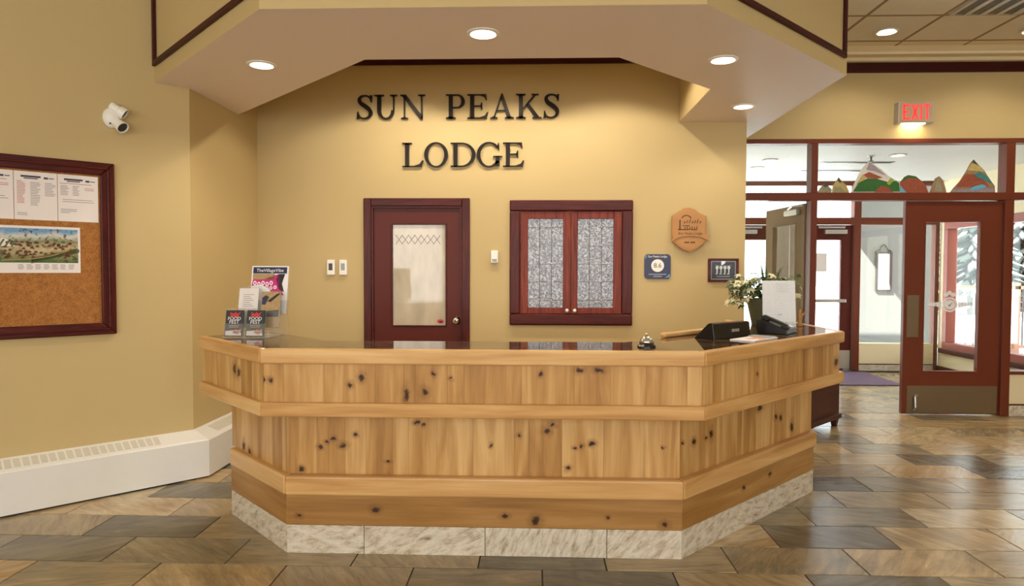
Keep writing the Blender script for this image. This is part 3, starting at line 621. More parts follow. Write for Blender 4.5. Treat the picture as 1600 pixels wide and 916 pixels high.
for (ch, xa, xb, ln), nm in zip(LET, LN):
    P, W = glyph(ch); hgt = 0.205; zb = 2.748 if ln == 0 else 2.339
    mb = MB()
    for poly in P:
        ar = sum(poly[i][0]*poly[(i+1) % len(poly)][1]-poly[(i+1) % len(poly)][0]*poly[i][1] for i in range(len(poly)))
        if ar < 0: poly = poly[::-1]
        mb.plate([((x/W-0.5)*(xb-xa), z*hgt) for x, z in poly], -0.024, -0.002)
    o = build(mb, 'wall_letter', MT['letter'])
    o.location = ((xa+xb)/2, WY+0.001, zb); tag(o, 'dark raised serif capital %s on the tan wall' % nm, 'letter', 'letters of the lodge name')

# ------------------------------------------------------------------ office door
d = thing('door_1', 'dark red office door with film-covered glass behind the desk', 'door', (-1.025, WY, 0), kind='structure')
for nm, a, b, c, e in (('casing', -.46, -.395, 0, 2.073), ('casing', .39, .458, 0, 2.073), ('casing', -.395, .39, 2.005, 2.073)):
    box(nm, MT['casing' if e-c < .1 else 'casingv'], d, a, b, -0.022, 0.02, c, e, 0.006)
for a, b, c, e in ((-.395, -.378, 0, 2.005), (.373, .39, 0, 2.005), (-.378, .373, 1.988, 2.005)): box('door_stop', MT['casing'], d, a, b, -0.008, 0.06, c, e)
dl = MB()
for a, b, c, e in ((-.377, -.225, .01, 1.986), (.258, .372, .01, 1.986), (-.225, .258, 1.858, 1.986), (-.225, .258, .01, .964)): dl.box(a, b, 0.012, 0.05, c, e)
leaf = build(dl, 'leaf', MT['doorpaint'], d)
for a, b, c, e in ((-.225, -.213, .964, 1.858), (.246, .258, .964, 1.858), (-.213, .246, 1.846, 1.858), (-.213, .246, .964, .976)): box('glazing_bead', MT['casing'], leaf, a, b, 0.004, 0.03, c, e, 0.003)
pane = box('pane', MT['privacy'], leaf, -.213, .246, 0.022, 0.028, .976, 1.846)
lat = MB()
for k in range(7):
    x0 = -0.16+k*0.055
    for sgn in (1, -1):
        lat.tube([(x0-sgn*0.03, 0.021, 1.76), (x0+sgn*0.03, 0.021, 1.68)], 0.0022, 5)
build(lat, 'etched_lattice', MT['ink'], pane)
st = build(MB().lathe([(0.0, 0.0), (0.026, 0.0), (0.026, 0.001), (0.0, 0.001)], Matrix.Translation((0.2, 0.021, 1.01)) @ Matrix.Rotation(PI/2, 4, 'X') @ Matrix.Diagonal((1.1, .7, 1, 1)), 20), 'sticker', MT['red'], pane)
build(MB().lathe([(0.0, 0.0), (0.014, 0.0), (0.014, 0.001), (0.0, 0.001)], Matrix.Translation((0.205, 0.0195, 1.006)) @ Matrix.Rotation(PI/2, 4, 'X') @ Matrix.Diagonal((1.2, .6, 1, 1)), 16), 'sticker', MT['navy'], pane)
kn = build(MB().lathe([(0.0, 0.0), (0.036, 0.0), (0.036, 0.008), (0.014, 0.012), (0.012, 0.03), (0.026, 0.042), (0.029, 0.056), (0.022, 0.066), (0.0, 0.068)], Matrix.Translation((.34, 0.012, 1.02)) @ Matrix.Rotation(PI/2, 4, 'X')), 'knob', MT['chrome'], leaf, smooth=True)
build(MB().lathe([(0.0, 0.0), (0.008, 0.0), (0.007, 0.003), (0.0, 0.003)], Matrix.Translation((.34, -0.056, 1.02)) @ Matrix.Rotation(PI/2, 4, 'X'), 12), 'keyhole', MT['dgrey'], leaf)
struct(MB().box(-1.6, 1.6, WY+0.55, WY+0.6, 0, 2.6), 'wall_office', MT['cream'])

# ------------------------------------------------------------------ cabinet window with two patterned doors
c = thing('window_1', 'dark red wooden pass-through window with two patterned glass doors', 'window', (0.30, WY, 0.984), kind='structure')
fo, fi = 0.524, 0.434
for a, b, z0, z1 in ((-fo, fo, 0.978, 1.071), (-fo, fo, 0.0, 0.098), (-fo, -fi, 0.098, 0.978), (fi, fo, 0.098, 0.978)):
    box('casing', MT['casing' if b-a > 0.5 else 'casingv'], c, a, b, -0.03, 0.03, z0, z1, 0.01)
box('sill_lip', MT['casing'], c, -fo+0.01, fo-0.01, -0.042, -0.028, 0.012, 0.05, 0.006)
for sgn, xa, xb, gx0, gx1, kx in ((-1, -.432, -.0012, -.366, -.066, -.032), (1, .0012, .432, .058, .362, .034)):
    dr = MB()
    for a, b, z0, z1 in ((xa, gx0, .1, .976), (gx1, xb, .1, .976), (gx0, gx1, .912, .976), (gx0, gx1, .1, .152)): dr.box(a, b, -0.012, 0.012, z0, z1)
    D = build(dr, 'shutter_door', MT['cherryv'], c, 0.003, segs=1)
    P = box('pane', MT['patterned'], D, gx0, gx1, 0.0, 0.005, .152, .912)
    cm = MB(); w_ = gx1-gx0
    for fxx in (0.33, 0.67): cm.tube([(gx0+w_*fxx, -0.001, .152), (gx0+w_*fxx, -0.001, .912)], 0.0025, 6)
    zz = [.215, .375, .525, .685, .84]
    for z in zz: cm.tube([(gx0, -0.001, z), (gx1, -0.001, z)], 0.0025, 6)
    build(cm, 'lead_came', MT['lead'], D)
    for z in zz:
        for fxx in (0.33, 0.67): build(MB().lathe([(0, 0), (.008, 0), (.006, .004), (0, .006)], Matrix.Translation((gx0+w_*fxx, -0.001, z)) @ Matrix.Rotation(PI/2, 4, 'X'), 10), 'solder_dot', MT['chrome'], D, smooth=True)
    build(MB().lathe([(0, 0), (.009, 0), (.006, .008), (.014, .016), (.015, .024), (.009, .031), (0, .032)], Matrix.Translation((kx, -0.012, .129)) @ Matrix.Rotation(PI/2, 4, 'X'), 16), 'knob', MT['plastic'], D, smooth=True)

# ------------------------------------------------------------------ small things on the back wall
def wallbox(name, label, cat, x, z, w_, h_, d_, screen, smat, group=None):
    t = thing(name, label, cat, (x, WY, z), 0, group)
    box('housing', MT['plastic'], t, -w_/2, w_/2, -d_, 0, -h_/2, h_/2, 0.006)
    b = box('display', smat, t, screen[0], screen[1], -d_-0.001, -d_+0.004, screen[2], screen[3], 0.001)
    return t
wallbox('thermostat', 'white oval thermostat with dark display left of the office door casing', 'thermostat', -1.771, 1.476, .068, .132, .025, (-.018, .016, -.025, .035), MT['dgrey'])
wallbox('thermostat', 'white oval thermostat with pale display closest to the office door casing', 'thermostat', -1.664, 1.476, .068, .132, .025, (-.018, .016, -.025, .035), MT['greyplastic'])
wallbox('wall_sensor', 'small white sensor box between the office door and the cabinet window', 'sensor', -.353, 1.57, .062, .105, .035, (-.02, .02, -.042, -.018), MT['greyplastic'])
# blue rating sign
t = thing('rating_sign', 'square navy blue sign with a white circle reading 8.6', 'sign', (1.037, WY, 1.49))
def rr(w_, h_, r, n=5):
    out = []
    for cx, cz, a0 in ((w_/2-r, -h_/2+r, -PI/2), (w_/2-r, h_/2-r, 0), (-w_/2+r, h_/2-r, PI/2), (-w_/2+r, -h_/2+r, PI)):
        out += [(cx+r*math.cos(a0+PI/2*k/n), cz+r*math.sin(a0+PI/2*k/n)) for k in range(n+1)]
    return out
build(MB().plate(rr(.222, .21, .03), -0.012, 0), 'board', MT['navy'], t)
build(MB().plate([(.06, -.098), (.105, -.09), (.106, -.06)], -0.0135, -0.011), 'corner_flash', MT['skyb'], t)
build(MB().plate([(-.106, .06), (-.085, .098), (-.105, .085)], -0.0135, -0.011), 'corner_flash', MT['skyb'], t)
build(MB().lathe([(0, 0), (.054, 0), (.054, .002), (0, .002)], Matrix.Translation((0, -0.012, 0.008)) @ Matrix.Rotation(PI/2, 4, 'X'), 32), 'disc', MT['plastic'], t)
text('8.6', 'score_text', MT['inkd'], t, 0, 0.008, -0.0145, 0.056)
text('Sun Peaks Lodge', 'heading_text', MT['plastic'], t, 0, 0.085, -0.0125, 0.024)
for k, (a, b, z) in enumerate(((-.075, .075, -.066), (-.035, .035, -.084))): box('small_print', MT['greyplastic'], t, a, b, -.0128, -.0115, z-.004, z+.004)
# wooden plaque
t = thing('wooden_plaque', 'carved shield-shaped wooden plaque with a ribbon banner', 'plaque', (1.297, WY-.02, 1.80))
build(MB().plate([(-.06, -.08), (.06, -.08), (.06, .08), (-.06, .08)], -.001, .02), 'mounting_block', MT['plaqued'], t)
shield = [(-.148, -.10), (-.06, -.165), (0, -.187), (.06, -.165), (.14, -.10), (.14, .115), (.075, .145), (.05, .168), (0, .189), (-.05, .182), (-.09, .155), (-.148, .115)]
build(MB().plate(shield, -0.03, 0), 'board', MT['plaque'], t, 0.006)
build(MB().plate([(x*.9, z*.91) for x, z in shield], -0.033, -0.029), 'raised_field', MT['plaque'], t, 0.001, segs=1)
rib = [(-.155, -.10), (-.09, -.062), (0, -.052), (.09, -.062), (.165, -.10), (.15, -.06), (.165, -.045), (.12, -.045), (.09, -.012), (0, .0), (-.09, -.012), (-.10, -.04), (-.155, -.04), (-.14, -.07)]
rb = build(MB().plate(rib, -0.042, -0.032), 'ribbon', MT['plaque'], t, 0.002, segs=1)
text('Sun Peaks Lodge', 'carved_text', MT['plaqued'], t, 0, -0.032, -0.0428, 0.03, shear=0.3)
mk = MB()
for q in arc_band(-.03, .075, (.05, .05), (.04, .042), 0.5, 2.6, 12): mk.plate(q[::-1], -0.035, -0.032)
for a, b, c2, e in ((-.09, .085, -.078, .0), (-.1, -.002, .06, .006), (-.06, .032, .0, .038)): mk.box(min(a, c2), max(a, c2), -0.035, -0.032, min(b, e), max(b, e))
for k in range(6): mk.box(-.045+k*.02, -.038+k*.02, -0.035, -0.032, .004, .024+.006*(k % 2))
for k in range(7): mk.tube([(-.05+k*.022, -0.033, .055), (-.04+k*.022, -0.033, .072+.008*(k % 3))], 0.004, 5)
build(mk, 'carved_marks', MT['plaqued'], t)
for a, b in ((-.045, -.004), (.006, .045)): box('carved_line', MT['plaqued'], t, a, b, -.0338, -.032, -.112, -.1)
# framed award
t = thing('framed_award', 'small dark framed award with four silver key emblems', 'picture frame', (1.591, WY, 1.4595))
for a, b, z0, z1 in ((-.128, .128, .08, .1), (-.128, .128, -.1, -.08), (-.128, -.106, -.08, .08), (.106, .128, -.08, .08)): box('frame', MT['casing'], t, a, b, -0.022, 0, z0, z1, 0.003)
for a, b, z0, z1 in ((-.106, .106, .071, .08), (-.106, .106, -.08, -.071), (-.106, -.097, -.071, .071), (.097, .106, -.071, .071)): box('inner_mat', MT['lead'], t, a, b, -0.014, 0, z0, z1)
box('backing', MT['black'], t, -.097, .097, -0.010, 0, -.071, .071)
for k in range(4):
    x = -.052+k*.033; kb = MB()
    for q in arc_band(x, .022, (.012, .014), (.004, .005), 0, 2*PI, 14): kb.plate(q, -0.013, -0.0095)
    kb.box(x-.0035, x+.0035, -0.013, -0.0095, -.036, .01).box(x-.011, x+.005, -0.013, -0.0095, -.036, -.026)
    build(kb, 'key_emblem', MT['silver'], t)
mb = MB().plate([(-.018, .045), (-.008, .045), (0, .05), (.014, .062), (.018, .078), (-.018, .078)], -0.016, -0.0095); build(mb, 'crest', MT['silver'], t)
build(MB().plate([(-.07, .046), (-.05, .034), (.05, .034), (.07, .046), (.04, .04), (-.04, .04)], -0.012, -0.0095), 'laurel_line', MT['lead'], t)
build(MB().plate([(-.05, -.056), (.05, -.056), (.06, -.048), (-.06, -.048)], -0.012, -0.0095), 'base_line', MT['lead'], t)

# ------------------------------------------------------------------ things on the angled left wall (local x along the wall, -y out of it)
LWp = lambda s, z=0.0: (-2.751+s*math.cos(PI/4), 4.323+s*math.sin(PI/4), z)
A45 = PI/4
t = thing('notice_board', 'cork notice board in a wide dark red frame', 'notice board', LWp(-0.65, 1.033), A45)
bw, bh = 0.65, 1.103
def framebar(poly): return poly
for nm, poly in (('a', [(-bw, 0), (bw, 0), (bw-.082, .075), (-bw+.082, .075)]), ('b', [(-bw, bh), (-bw+.082, bh-.082), (bw-.082, bh-.082), (bw, bh)]), ('c', [(-bw, 0), (-bw+.082, .075), (-bw+.082, bh-.082), (-bw, bh)]), ('d', [(bw, 0), (bw, bh), (bw-.082, bh-.082), (bw-.082, .075)])):
    f_ = build(MB().plate(poly, -0.03, 0), 'frame', MT['casing' if nm in 'ab' else 'casingv'], t, 0.007)
for a, b, z0, z1 in ((-bw+.035, bw-.035, .028, .042), (-bw+.035, bw-.035, bh-.045, bh-.031), (bw-.045, bw-.031, .042, bh-.045), (-bw+.031, -bw+.045, .042, bh-.045)): box('frame_bead', MT['casing'], t, a, b, -0.04, -0.028, z0, z1, 0.005)
box('cork', MT['cork'], t, -bw+.075, bw-.075, -0.012, 0, .07, bh-.075)
def sheet(name, label, s0, s1, z0, z1, cat, tilt=0.0):
    t = thing(name, label, cat, LWp((s0+s1)/2, z0), A45, 'papers pinned on the notice board')
    Mr = Matrix.Rotation(tilt, 4, 'Y')
    build(MB().box(-(s1-s0)/2, (s1-s0)/2, -0.0142, -0.0128, 0, z1-z0, Mr), 'paper', MT['paper'], t); return t
def lines(t, spec, mat, name):
    for (x0, x1, za, zb, n, jag) in spec:
        mb = MB()
        for k in range(n):
            z = za+(zb-za)*k/max(1, n-1); e = x1-(random.random()*jag)
            mb.box(x0, e, -0.0148, -0.0141, z-.0017, z+.0017)
        o = build(mb, name, mat, t)
        if n > 1: o['kind'] = 'stuff'
h_ = .291
labels = ['white printed notice nearest the frame corner, with blocks of short lines', 'white printed notice of three narrow columns between two other notices', 'white printed notice beside the three-column notice, partly out of view', 'white printed notice at the far top of the cork board']
for i, (s1) in enumerate((-.092, -.312, -.532, -.752)):
    t = sheet('printed_notice', labels[i], s1-.217, s1, 1.752, 1.752+h_, 'notice')
    hd = build(MB().box(-.075, .025, -0.0148, -0.0141, h_-.035, h_-.024).box(-.06, .01, -0.0148, -0.0141, h_-.044, h_-.038).box(.04, .062, -0.0148, -0.0141, h_-.04, h_-.028).box(.066, .092, -0.0148, -0.0141, h_-.037, h_-.032), 'heading_print', MT['inkd'], t)
    if i == 1:
        lines(t, [(-.095, -.05, h_-.06, h_-.19, 16, .02)], MT['inkr'], 'print_column'); lines(t, [(-.028, .025, h_-.065, h_-.2, 15, .02)], MT['ink'], 'print_column'); lines(t, [(.045, .1, h_-.065, h_-.14, 9, .02), (-.095, -.045, .03, .04, 2, 0)], MT['ink'], 'print_column')
    else:
        lines(t, [(-.095, -.05, h_-.07, h_-.125, 7, .015), (-.03, .01, h_-.07, h_-.125, 7, .015), (-.085, .09, h_-.155, h_-.168, 2, .03), (-.095, .0, .075, .055, 3, .05)], MT['ink'], 'print_lines'); lines(t, [(.035, .085, h_-.08, h_-.09, 2, 0), (-.1, .09, h_-.055, h_-.055, 1, .02)], MT['inkr'], 'print_lines')
t = sheet('resort_map', 'wide colour illustrated village map with a white border', -.80, -.195, 1.43, 1.715, 'map')
pm = box('map_picture', MT['map'], t, -.29, .29, -0.0148, -0.0141, .062, .27); 
lines(t, [(-.02+k*.043, .012+k*.043, .05, .025, 4, .01) for k in range(7)], MT['ink'], 'legend_print')
for k, pts in enumerate(([(-.25, .15), (-.12, .15), (-.09, .17), (-.13, .225), (-.155, .24), (-.19, .215), (-.25, .2)], [(-.10, .16), (-.03, .16), (-.05, .19), (-.09, .21), (-.11, .2)])): build(MB().plate(pts, -0.0153, -0.0147), 'ski_slope', MT['paper'], t)
for k in range(7): a = -.235+k*.03; build(MB().plate([(a, .158), (a+.01, .156), (a+.035, .2), (a+.025, .203)], -.0158, -.015), 'tree_strip', MT['leafm'], t)
mb = MB()
for k in range(70):
    a = -.10+random.random()*.34; b = .085+random.random()*.1; mb.plate([(a, b), (a+.018, b), (a+.018, b+.008), (a+.009, b+.014), (a, b+.008)], -0.0156, -0.0147)
build(mb, 'village_roofs', MT['plaqued'], t)['kind'] = 'stuff'
mb = MB()
for k in range(14):
    a = -.22+random.random()*.16; b = .07+random.random()*.05; mb.lathe([(0, 0), (.016, 0), (.016, .0006), (0, .0006)], Matrix.Translation((a, -0.0147, b)) @ Matrix.Rotation(PI/2, 4, 'X'), 8)
build(mb, 'forest_print', MT['leafm'], t)['kind'] = 'stuff'; mb = MB()
for k in range(22): 
    a = .05+k*.011; mb.lathe([(0, 0), (.017, 0), (.017, .0006), (0, .0006)], Matrix.Translation((a, -0.0147, .075+k*.003)) @ Matrix.Rotation(PI/2, 4, 'X'), 8)
build(mb, 'forest_print', MT['leafm'], t)['kind'] = 'stuff'
mb = MB().tube([(-.1, -0.0145, .075), (.05, -0.0145, .085), (.15, -0.0145, .105), (.24, -0.0145, .14), (.275, -0.0145, .18), (.24, -0.0145, .205), (.18, -0.0145, .21)], 0.0035, 5); build(mb, 'road_print', MT['tanp'], t)
# emergency light
t = thing('emergency_light', 'white wall-mounted emergency light with two swivel lamp heads', 'emergency light', LWp(-0.005, 2.435), A45)
build(MB().lathe([(0.0, 0.055), (0.03, 0.052), (0.055, 0.038), (0.064, 0.015), (0.066, 0.0), (0.0, 0.0)], Matrix.Rotation(PI/2, 4, 'X') @ Matrix.Diagonal((.85, 1.05, 1, 1)), 28), 'housing', MT['plastic'], t, smooth=True)
for x, z in ((.012, -.025), (-.02, -.045)): build(MB().lathe([(0, 0), (.006, 0), (.005, .004), (0, .004)], Matrix.Translation((x, -.05, z)) @ Matrix.Rotation(PI/2, 4, 'X'), 10), 'screw', MT['dgrey'], t)
for base, dr in (((.03, -.05, .045), (.75, -.35, -.55)), ((.03, -.055, -.045), (.35, -.75, -.6))):
    dv = Vector(dr).normalized(); bp = Vector(base); q = dv.to_track_quat('Z', 'X').to_matrix().to_4x4(); mm = Matrix.Translation(bp-dv*0.055) @ q
    hd = build(MB().lathe([(0.0, 0.0), (.024, 0.0), (.027, .008), (.027, .05), (.036, .062), (.038, .1), (.034, .1), (.032, .09), (0.0, .085)], mm, 24), 'lamp_head', MT['plastic'], t, smooth=False)
    build(MB().lathe([(0.0, .0865), (.031, .0905), (.031, .092), (0.0, .094)], mm, 20), 'lens', MT['dgrey'], hd)
    build(MB().tube([tuple(bp), (0.01, -0.035, base[2]*0.4)], 0.012, 10), 'swivel_arm', MT['plastic'], t)

# ------------------------------------------------------------------ baseboard heaters
def heater(name, label, loc, rz, x0, x1, m0, m1, slots):
    t = thing(name, label, 'heater', loc, rz, 'baseboard heaters along the tan walls')
    dp = 0.14
    prof = [(0, .012), (-dp, .012), (-dp, .262), (-dp+.012, .272), (-.012, .322), (0, .322)]
    n = len(prof); vs = []
    for e, m in ((x0, m0), (x1, m1)): vs += [(e-m*y, y, z) for y, z in prof]      # mitred ends
    mb = MB().add(vs, [tuple(range(n-1, -1, -1)), tuple(range(n, 2*n))]+[(i, (i+1) % n, n+(i+1) % n, n+i) for i in range(n)])
    build(mb, 'housing', MT['white'], t)
    mb = MB().box(x0+.001, x1-0.02, -dp+.02, -0.001, 0.0, .0118); build(mb, 'gap_shade_strip', MT['blackgap'], t)  # black strip stands in for the shade in the gap under the housing
    sl = math.atan2(.05, dp-.024)
    for k in range(slots[2]):
        a = slots[0]+(slots[1]-slots[0])*k/slots[2]; wd = (slots[1]-slots[0])/slots[2]*0.72
        mm = Matrix.Translation((a, -.070, .2985)) @ Matrix.Rotation(sl, 4, 'X')
        o = build(MB().box(0, wd, -.042, .042, -.004, .0012, mm), 'vent_slot', MT['heatvent'], t)
    return t
lh = heater('baseboard_heater', 'long white baseboard heater under the cork notice board', (-2.416, 4.658, 0), A45, -4.0, 0.0, 0, math.tan(PI/8), (-3.2, -0.23, 66))
heater('baseboard_heater', 'short white baseboard heater running into the reception recess', (-2.416, 4.658, 0), PI/2, 0.0, 1.13, -math.tan(PI/8), 0, (0.14, 0.95, 22))

# ------------------------------------------------------------------ entrance glazing
fr = thing('window_2', 'rust red entrance glazing frame with transom panes and sidelights', 'window', (2.9, SY, 0), kind='structure')
FD = 0.13
def fbar(x0, x1, z0, z1, y0=SY, y1=SY+FD, name='frame_bar'): return box(name, MT['frame'], fr, x0, x1, y0, y1, z0, z1, 0.004, world=True)
fbar(1.777, 6.198, 2.736, 2.7805, name='head_rail'); fbar(1.777, 6.198, 2.168, 2.245, name='transom_rail')
for a, b in ((1.777, 1.82), (2.765, 2.83), (4.675, 4.76), (6.15, 6.198)):
    fbar(a, b, 2.245, 2.736, name='mullion'); fbar(a, b, 0.002, 2.168, name='mullion')
for a, b in ((1.82, 2.765), (4.76, 6.15)):
    fbar(a, b, .42, .455, name='sill_rail')
    box('low_panel', MT['cream'], fr, a, b, SY+.01, SY+.12, .125, .42, world=True); box('brown_strip', MT['casing'], fr, a, b, SY, SY+.12, .11, .125, world=True); box('stone_plinth', MT['stone'], fr, a, b, SY, SY+.12, .002, .11, world=True)
    box('pane', MT['glass'], fr, a, b, SY+.06, SY+.066, .455, 2.168, world=True)
for a, b in ((1.82, 2.765), (2.83, 4.675), (4.76, 6.15)): box('pane', MT['glass'], fr, a, b, SY+.06, SY+.066, 2.245, 2.736, world=True)
def glazed_door(name, label, loc, rz, w_, top, mat, gl, decal=True, flip=1, plates=True, kick=MT['steel']):
    t = thing(name, label, 'door', loc, rz, kind='structure')           # local x from the hinge, flip mirrors
    X = lambda a: a*flip
    def bx(nm, m, a, b, y0, y1, z0, z1, bev=0, parent=None): return box(nm, m, parent or t, min(X(a), X(b)), max(X(a), X(b)), y0, y1, z0, z1, bev)
    mb = MB(); gx0, gx1, gz0, gz1 = gl
    for a, b, z0, z1 in ((0, gx0, .012, top), (gx1, w_, .012, top), (gx0, gx1, .012, gz0), (gx0, gx1, gz1, top)): mb.box(min(X(a), X(b)), max(X(a), X(b)), 0, .045, z0, z1)
    lf = build(mb, 'leaf', mat, t)
    pn = bx('pane', MT['glass'], gx0, gx1, .019, .025, gz0, gz1)
    for a, b, z0, z1 in ((gx0, gx0+.012, gz0, gz1), (gx1-.012, gx1, gz0, gz1), (gx0+.012, gx1-.012, gz0, gz0+.012), (gx0+.012, gx1-.012, gz1-.012, gz1)): bx('glazing_bead', mat, a, b, -.004, .049, z0, z1, 0.002)
    if plates: bx('kick_plate', kick, .012, w_-.05, -.003, .0, .02, .298)
    return t, bx
dr, bx = glazed_door('door_2', 'closed rust red entrance door with steel kick plate and glass panel', (4.668, SY+.03, 0), 0, .953, 2.16, MT['frame'], (.203, .76, .436, 1.963), flip=-1)
bx('push_plate', MT['steel'], .803, .92, -.004, .0, .79, 1.215)
hold = build(MB().tube([(-.83, -.02, .20), (-.83, -.03, .08), (-.845, -.035, .05)], .011, 8).tube([(-.80, -.01, .2), (-.84, -.02, .2)], .014, 8), 'kick_down_stop', MT['silver'], dr)
# white sticker on its glass: ring with flourishes
dc = MB(); cxx, czz = -.485, 1.12
for q in arc_band(cxx, czz, (.075, .075), (.058, .058), 0, 2*PI, 32): dc.plate(q, .0165, .0185)
dc.plate([(cxx+.05*math.cos(a*PI/10), czz+.05*math.sin(a*PI/10)) for a in range(20)], .0165, .0185)
for s_ in (-1, 1):
    for k in range(5): 
        p4 = [(cxx+s_*(.085+k*.028), czz+.03-.004*k), (cxx+s_*(.085+k*.028), czz-.03+.006*k), (cxx+s_*(.108+k*.028), czz-.02+.004*k), (cxx+s_*(.108+k*.028), czz+.02+.003*(k % 2))]
        dc.plate(p4 if s_ > 0 else p4[::-1], .0165, .0185)
for k in range(3): dc.lathe([(0, 0), (.022, 0), (.022, .002), (0, .002)], Matrix.Translation((cxx-.04+k*.035, .0185, czz+.10+(.02 if k == 1 else 0))) @ Matrix.Rotation(PI/2, 4, 'X'), 10)
dk = build(dc, 'window_sticker', MT['paperpure'], dr); build(MB().plate([(cxx-.02, czz), (cxx-.005, czz-.018), (cxx+.025, czz+.025), (cxx-.004, czz-.004)], .0145, .0163), 'sticker_mark', MT['dgrey'], dr)
t, bx = glazed_door('door_3', 'grey-brown entrance door leaf standing open into the vestibule', (2.80, SY+FD+.012, 0), math.radians(95), .92, 2.15, MT['greydoor'], (.18, .74, .436, 1.963), flip=1)
box('door_closer', MT['silver'], t, .08, .36, .045, .10, 2.04, 2.10, 0.008); build(MB().tube([(.3, .08, 2.11), (.12, .12, 2.13), (.0, .06, 2.13)], .010, 6), 'closer_arm', MT['silver'], t)
# painted mountains standing on the transom rail
def mcut(label, outline, mat, bands):
    k = 0.00626
    f = lambda pts: [(2.963+k*(p[0]-1300), 2.2452+0.006377*(301-p[1])) for p in pts]
    o = f(outline); x0 = sum(p[0] for p in o)/len(o)
    t = thing('mountain_cutout', label, 'ornament', (x0, SY+.045, 2.2452), 0, 'painted mountains on the transom rail')
    def pl(pts, y0, y1):
        p = f(pts); p = [(a-x0, b-2.2452) for a, b in p]
        ar = sum(p[i][0]*p[(i+1) % len(p)][1]-p[(i+1) % len(p)][0]*p[i][1] for i in range(len(p)))
        return MB().plate(p if ar > 0 else p[::-1], y0, y1)
    build(pl(outline, -.004, .004), 'mountain_panel', mat, t)
    for bi, (nm, m, pts) in enumerate(bands): build(pl(pts, -.0055-.0012*bi, -.0038), nm, m, t)
P_ = lambda n, c, v=.3: plain(n, c, .5, var=v*1.6, scale=70)
m_sage = P_('sage_paint', lin(150, 148, 116)); m_rock = P_('rock_paint', lin(150, 122, 98)); m_rust = P_('rust_paint', lin(150, 78, 56)); m_green = P_('forest_paint', lin(46, 104, 44)); m_lime = P_('lime_paint', lin(150, 168, 70)); m_wht = P_('snow_paint', lin(214, 212, 208), .15); m_teal = P_('teal_paint', lin(64, 130, 130)); m_cyan = P_('cyan_paint', lin(90, 180, 214)); m_lil = P_('lilac_paint', lin(150, 140, 150)); m_dk = P_('charcoal_paint', lin(70, 70, 62)); m_str = P_('straw_paint', lin(184, 168, 104))
mcut('small pale grey-green painted mountain beside the frame post', [(1280, 301), (1285, 293), (1290, 288), (1293, 285), (1298, 290), (1304, 295), (1303, 301)], m_sage, [('dark_peak', m_dk, [(1289, 290), (1293, 285), (1298, 290), (1294, 292)])])
mcut('yellow-green jagged painted mountain next to the snow peak', [(1304, 301), (1305, 290), (1311, 282), (1314, 276), (1320, 283), (1326, 288), (1331, 298), (1331, 301)], m_str, [('sage_patch', m_sage, [(1306, 300), (1308, 291), (1318, 292), (1325, 300)]), ('dark_ridge', m_dk, [(1312, 281), (1314, 277), (1319, 284), (1316, 285)])])
mcut('tall white-peaked painted mountain with green forest and blue lake', [(1334, 301), (1340, 285), (1350, 264), (1362, 251), (1372, 258), (1382, 264), (1394, 275), (1404, 281), (1411, 284), (1412, 301)], m_wht, [('rust_band', m_rust, [(1352, 273), (1362, 268), (1384, 277), (1374, 279), (1356, 277)]), ('straw_band', m_str, [(1342, 288), (1352, 272), (1358, 276), (1348, 290)]), ('forest', m_green, [(1337, 299), (1346, 285), (1360, 278), (1375, 279), (1392, 284), (1405, 282), (1410, 286), (1411, 299)]), ('meadow', m_lime, [(1390, 286), (1396, 277), (1402, 281), (1394, 289)]), ('grey_face', m_lil, [(1362, 252), (1375, 262), (1388, 273), (1372, 266), (1358, 264)]), ('rust_foot', m_rust, [(1371, 300), (1380, 290), (1392, 292), (1400, 300)])])
mcut('round rust red painted mountain beside the blue lake', [(1412, 301), (1411, 286), (1418, 276), (1424, 273), (1436, 275), (1446, 283), (1452, 290), (1457, 301)], m_rust, [('green_ridge', m_green, [(1411, 284), (1418, 276), (1424, 273), (1436, 275), (1441, 279), (1425, 277), (1416, 282)]), ('lake', m_cyan, [(1412.5, 300.5), (1412.5, 290), (1416, 295), (1422, 300.5)])])
mcut('slim brown-grey painted mountain standing alone', [(1458, 301), (1462, 290), (1467, 278), (1473, 275), (1479, 281), (1483, 293), (1485, 301)], m_rock, [('sage_face', m_sage, [(1466, 299), (1468, 286), (1473, 279), (1478, 298)])])
mcut('tall brown painted mountain with teal band and pale crest', [(1490, 301), (1495, 294), (1505, 283), (1515, 267), (1521, 255), (1526, 249), (1534, 257), (1543, 266), (1553, 281), (1560, 290), (1561, 301)], m_rock, [('rust_face', m_rust, [(1500, 292), (1513, 272), (1528, 272), (1545, 283), (1552, 292)]), ('straw_crest', m_str, [(1517, 266), (1524, 253), (1536, 260), (1543, 268)]), ('teal_band', m_teal, [(1527, 272), (1536, 268), (1550, 277), (1556, 286), (1545, 282), (1532, 277)]), ('lilac_foot', m_lil, [(1492, 300), (1496, 296), (1558, 294), (1559, 300)]), ('blue_stream', m_cyan, [(1519, 297), (1528, 291), (1540, 288), (1548, 292), (1536, 295)]), ('dark_tip', m_dk, [(1523, 254), (1526, 249.5), (1532, 257)])])
